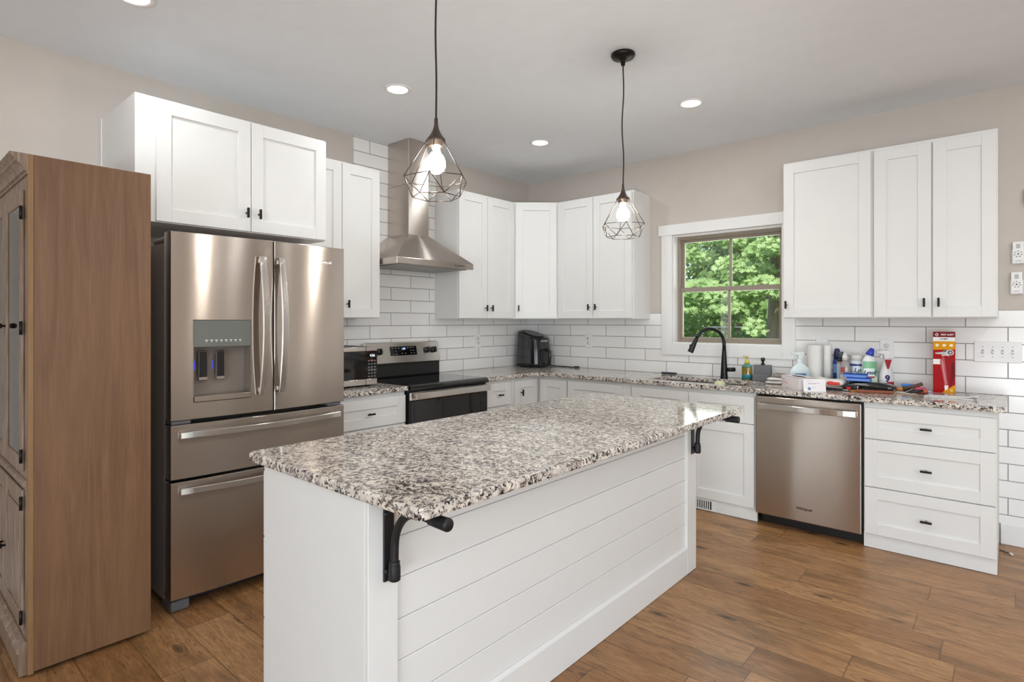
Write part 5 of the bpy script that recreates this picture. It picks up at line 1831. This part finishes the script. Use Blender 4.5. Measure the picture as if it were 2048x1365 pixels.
for f, dz in ((0.78, 0.0015), (0.74, 0.0065), (0.0, 0.0075)):
    rr = []
    for (x, y) in superell(0.136 * f, 0.124 * f, 0.65):
        rr.append(tb.verts.new((x - 0.008, y, 0.322 - 0.085 * (x - 0.008) / 0.15 * 0.5 + dz)))
    rg_.append(rr)
for a, b in zip(rg_[:2], rg_[1:2]):
    for i in range(36):
        tb.faces.new((a[i], a[(i + 1) % 36], b[(i + 1) % 36], b[i]))
tb.faces.new(rg_[1])
for v in rg_[2]:
    tb.verts.remove(v)
mb = MB(); mb._merge(tb, smooth=False); mb.build('control_panel', plain('panel_dark_grey', '#2d2d2f', 0.25), t)
# basket drawer with its handle, facing along the counter
Mf = Matrix.Translation((0.150, 0, 0.095)) @ Matrix.Rotation(R90, 4, 'Z')
mb = MB(); mb.prism([(-0.085, -0.080), (0.085, -0.080), (0.078, 0.055), (0.050, 0.085), (-0.050, 0.085), (-0.078, 0.055)], 0, 0.006,
                    M=Matrix.Translation((0.149, 0, 0.097)) @ Matrix(((0, 0, 1, 0), (1, 0, 0, 0), (0, 1, 0, 0), (0, 0, 0, 1))))
bk = mb.build('basket_front', plain('panel_dark_grey', '#2d2d2f', 0.25), t)
mb = MB(); mb.tube([(0.150, 0, 0.165), (0.178, 0, 0.172), (0.200, 0, 0.155), (0.205, 0, 0.11), (0.200, 0, 0.060), (0.190, 0, 0.030)], [0.016, 0.015, 0.0145, 0.0145, 0.0135, 0.012], 12)
mb.build('handle', GB, bk)
lettering('brand_name', 'GOURMIA', 0.024, Matrix.Translation((0.1425, -0.012, 0.255)) @ Matrix.Rotation(R90, 4, 'Z') @ Matrix.Rotation(R90, 4, 'X') @ Matrix.Rotation(math.radians(-4), 4, 'X'), P('#c7c7c7', 0.4), t, bold=0.0006)
mb = MB(); mb.tube([(0.10, 0.120, 0.010), (0.20, 0.135, 0.006), (0.30, 0.140, 0.006), (0.37, 0.128, 0.006), (0.42, 0.135, 0.006)], 0.0045, 8); mb.build('power_cord', BLACK, t)
mb = MB(); mb.box(0.40, 0.122, 0.002, 0.45, 0.148, 0.016, 0.004); mb.build('plug', BLACK, t)
# ------------------------------------------------------------------ garden beyond the window
rnd = random.Random(7)
MAPLE = [(0.0, -0.50), (0.10, -0.18), (0.38, -0.30), (0.28, -0.06), (0.52, 0.06), (0.27, 0.14), (0.20, 0.34), (0.10, 0.26), (0.0, 0.56),
         (-0.10, 0.26), (-0.20, 0.34), (-0.27, 0.14), (-0.52, 0.06), (-0.28, -0.06), (-0.38, -0.30), (-0.10, -0.18)]
SIMPLE = [(0.0, -0.5), (0.26, -0.15), (0.22, 0.2), (0.0, 0.5), (-0.22, 0.2), (-0.26, -0.15)]


def leaves(verts, faces, c, ext, n, size, shape, up=0.75, face_dir=Vector((0.25, -1, 0)), droop=0.35):
    """scatter n leaves over the upper shell of a flattened spray"""
    for _ in range(n):
        while True:
            u = Vector((rnd.uniform(-1, 1), rnd.uniform(-1, 1), rnd.uniform(-1, 1)))
            if 0.05 < u.length < 1:
                break
        r2 = u.x * u.x + u.y * u.y
        p = Vector((c[0] + u.x * ext[0], c[1] + u.y * ext[1], c[2] + u.z * ext[2] - droop * ext[2] * r2 * 2))
        nrm = Vector((0, 0, up)) + face_dir.normalized() * (0.55 + 0.5 * rnd.random()) + Vector((rnd.gauss(0, 0.42), rnd.gauss(0, 0.42), rnd.gauss(0, 0.42)))
        nrm.normalize()
        tip = Vector((u.x * 0.7 + rnd.gauss(0, 0.4), u.y * 0.7 - 0.5 + rnd.gauss(0, 0.4), -0.75))
        tip = (tip - nrm * tip.dot(nrm)).normalized()
        sd = tip.cross(nrm)
        s = size * rnd.uniform(0.7, 1.25)
        b = len(verts)
        for (x, y) in shape:
            q = p + sd * (x * s) + tip * (y * s) - nrm * (abs(x) * s * 0.18)
            verts.append((q.x, q.y, q.z))
        faces.append(tuple(range(b, b + len(shape))))


def foliage(parent, sprays, size, shape, matl, name='foliage', **k):
    vs, fs = [], []
    for (c, e, n) in sprays:
        leaves(vs, fs, c, e, n, size, shape, **k)
    me = bpy.data.meshes.new(name)
    me.from_pydata(vs, [], fs)
    me.update()
    me.materials.append(matl)
    o = bpy.data.objects.new(name, me)
    COL.objects.link(o)
    o.parent = parent
    return o


m = MB(); m.box(-25, 0.2, -0.62, 25, 32, -0.50); struct('ground', m, LAWN)
GZ = -0.50
# the near maple with its bright drooping sprays
tr = thing('maple_tree', 'bright green maple tree with a thick grey-brown trunk right outside the window', 'tree', (0, 0, 0))
mb = MB(); mb.tube([(0.78, 6.0, GZ), (0.77, 6.0, 0.6), (0.79, 6.02, 1.6), (0.80, 6.05, 3.0), (0.75, 6.1, 5.2)], [0.34, 0.27, 0.245, 0.23, 0.19], 18)
mb.build('trunk', BARK, tr)
mb = MB()
for pts, r in (([(0.78, 6.0, 2.75), (0.2, 6.3, 3.3), (-0.6, 6.5, 3.6)], [0.05, 0.03, 0.012]), ([(0.78, 6.0, 2.2), (0.6, 5.7, 2.4), (0.35, 5.6, 2.55)], [0.022, 0.013, 0.006]),
               ([(0.79, 6.0, 3.2), (1.4, 5.2, 3.3), (2.0, 4.8, 2.9)], [0.06, 0.035, 0.015])):
    mb.tube(pts, r, 8)
mb.build('branch', BARK, tr)
sp = []
for x, y, z, ex, ez, n in ((-0.95, 5.6, 1.78, 0.5, 0.16, 190), (-0.35, 5.3, 1.92, 0.5, 0.17, 260), (0.20, 5.2, 1.86, 0.5, 0.17, 260), (0.72, 5.2, 1.95, 0.45, 0.17, 230), (1.25, 5.3, 1.9, 0.5, 0.18, 200),
                           (0.45, 5.5, 2.32, 0.42, 0.15, 190), (0.05, 5.7, 2.42, 0.38, 0.14, 150), (0.75, 5.4, 2.62, 0.45, 0.17, 190), (0.25, 5.8, 2.82, 0.45, 0.16, 180),
                           (-0.75, 5.9, 2.62, 0.42, 0.16, 130), (-0.15, 5.9, 3.0, 0.5, 0.2, 170), (0.8, 5.6, 3.1, 0.5, 0.2, 170), (-1.0, 6.0, 3.1, 0.5, 0.2, 160),
                           (-0.55, 5.2, 1.62, 0.42, 0.11, 140), (0.15, 5.1, 1.58, 0.34, 0.10, 110), (0.66, 4.9, 1.28, 0.16, 0.14, 45), (0.40, 5.0, 1.60, 0.20, 0.10, 60),
                           (1.6, 5.4, 2.5, 0.6, 0.22, 220), (2.2, 5.2, 2.1, 0.6, 0.22, 220), (2.8, 5.4, 2.8, 0.7, 0.25, 240), (-1.8, 5.8, 2.2, 0.6, 0.22, 200), (-2.4, 6.0, 2.9, 0.7, 0.25, 220),
                           (0.3, 6.5, 3.7, 1.2, 0.4, 300), (1.8, 6.2, 3.6, 1.0, 0.4, 260), (-1.6, 6.4, 3.7, 1.0, 0.4, 260)):
    sp.append(((x, y, z), (ex, 0.42, ez), int(n * 1.35)))
foliage(tr, sp, 0.115, MAPLE, LEAF)
# lower shrub of paler leaves between maple and fence
sh_ = thing('leafy_shrub', 'mid-green leafy shrub low behind the faucet outside the window', 'shrub', (0, 0, 0))
sp = []
for i in range(26):
    sp.append(((rnd.uniform(-2.6, -0.35), rnd.uniform(6.6, 7.6), rnd.uniform(0.2, 1.75)), (0.42, 0.4, 0.16), 75))
for i in range(5):
    sp.append(((rnd.uniform(-0.25, 0.15), rnd.uniform(7.0, 7.6), rnd.uniform(0.5, 1.2)), (0.3, 0.3, 0.14), 45))
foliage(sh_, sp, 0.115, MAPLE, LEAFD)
mb = MB()
for x in (-1.9, -1.3, -0.8):
    mb.tube([(x, 7.1, GZ), (x + 0.05, 7.1, 0.4), (x + 0.15, 7.05, 1.2)], [0.03, 0.022, 0.01], 8)
mb.build('stem', BARK, sh_)
sp = [((0.36, 6.1, 0.98 + 0.09 * i), (0.13, 0.1, 0.06), 16) for i in range(4)]
y_ = thing('young_sapling', 'small bright sapling in front of the fence next to the maple trunk', 'sapling', (0, 0, 0))
foliage(y_, sp, 0.075, SIMPLE, LEAF)
mb = MB(); mb.tube([(0.36, 6.1, GZ), (0.36, 6.1, 0.5), (0.35, 6.1, 1.25)], [0.012, 0.010, 0.004], 6); mb.build('stem', BARK, y_)
# woodland behind
for k, (x, y, lb) in enumerate(((-6.2, 11.2, 'dense dark green tree far left behind the shrub'), (-3.4, 15.6, 'dense dark green tree behind the maple, seen through the upper panes'), (0.2, 11.4, 'dense dark green tree behind the fence and maple trunk'),
                                (3.8, 15.6, 'dense dark green tree beyond the maple, hidden by the wall cabinet'))):
    t = thing('woodland_tree', lb, 'tree', (0, 0, 0), 0, 'woodland trees behind the garden')
    mb = MB(); mb.tube([(x, y, GZ), (x + 0.1, y, 2.0), (x, y, 5.5)], [0.22, 0.18, 0.12], 12); mb.build('trunk', BARK, t)
    sp = [((x + rnd.uniform(-2.2, 2.2), y + rnd.uniform(-1.2, 1.2), rnd.uniform(0.6, 7.0)), (0.8, 0.7, 0.4), 75) for i in range(70)]
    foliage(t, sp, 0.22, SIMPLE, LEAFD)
for k, x in enumerate((-10.0, -7.0, -4.0, -1.0, 2.0)):
    t = thing('hedge_bush', 'dark understorey bush at the wood edge behind the fence', 'bush', (0, 0, 0), 0, 'understorey bushes')
    sp = [((x + rnd.uniform(-1.8, 1.8), 19.8 + 3.6 * (k % 2) + rnd.uniform(-0.6, 0.6), rnd.uniform(-0.3, 10.0)), (1.0, 0.7, 0.6), 75) for i in range(60)]
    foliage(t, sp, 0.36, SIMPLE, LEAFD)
# chain-link fence
fc = thing('chain_link_fence', 'grey chain-link fence with a top rail low behind the maple trunk', 'fence', (0, 9.0, GZ))
FM = plain('galvanised_fence', '#9a9d9c', 0.4, 0.6)
mb = MB(); mb.cyl((-4.5, 0, 1.70), (4.5, 0, 1.70), 0.020, seg=8); mb.build('top_rail', FM, fc)
for x in (-4.0, -1.9, 0.2, 2.3, 4.4):
    mb = MB(); mb.cyl((x, 0, 0), (x, 0, 1.74), 0.025, seg=10); mb.build('post', FM, fc)
mb = MB()
for i in range(-70, 112):
    x = i * 0.08
    for sgn in (1, -1):
        xa, xb = x - sgn * 0.0, x + sgn * 1.62
        if -4.4 < min(xa, xb) and max(xa, xb) < 4.4:
            mb.box(-0.0016, -0.002, 0, 0.0016, 0.002, 1.0, M=Matrix(((1, 0, xb - xa, xa), (0, 1, 0, 0), (0, 0, 1.64, 0.05), (0, 0, 0, 1))))
mb.build('wire_mesh', FM, fc)
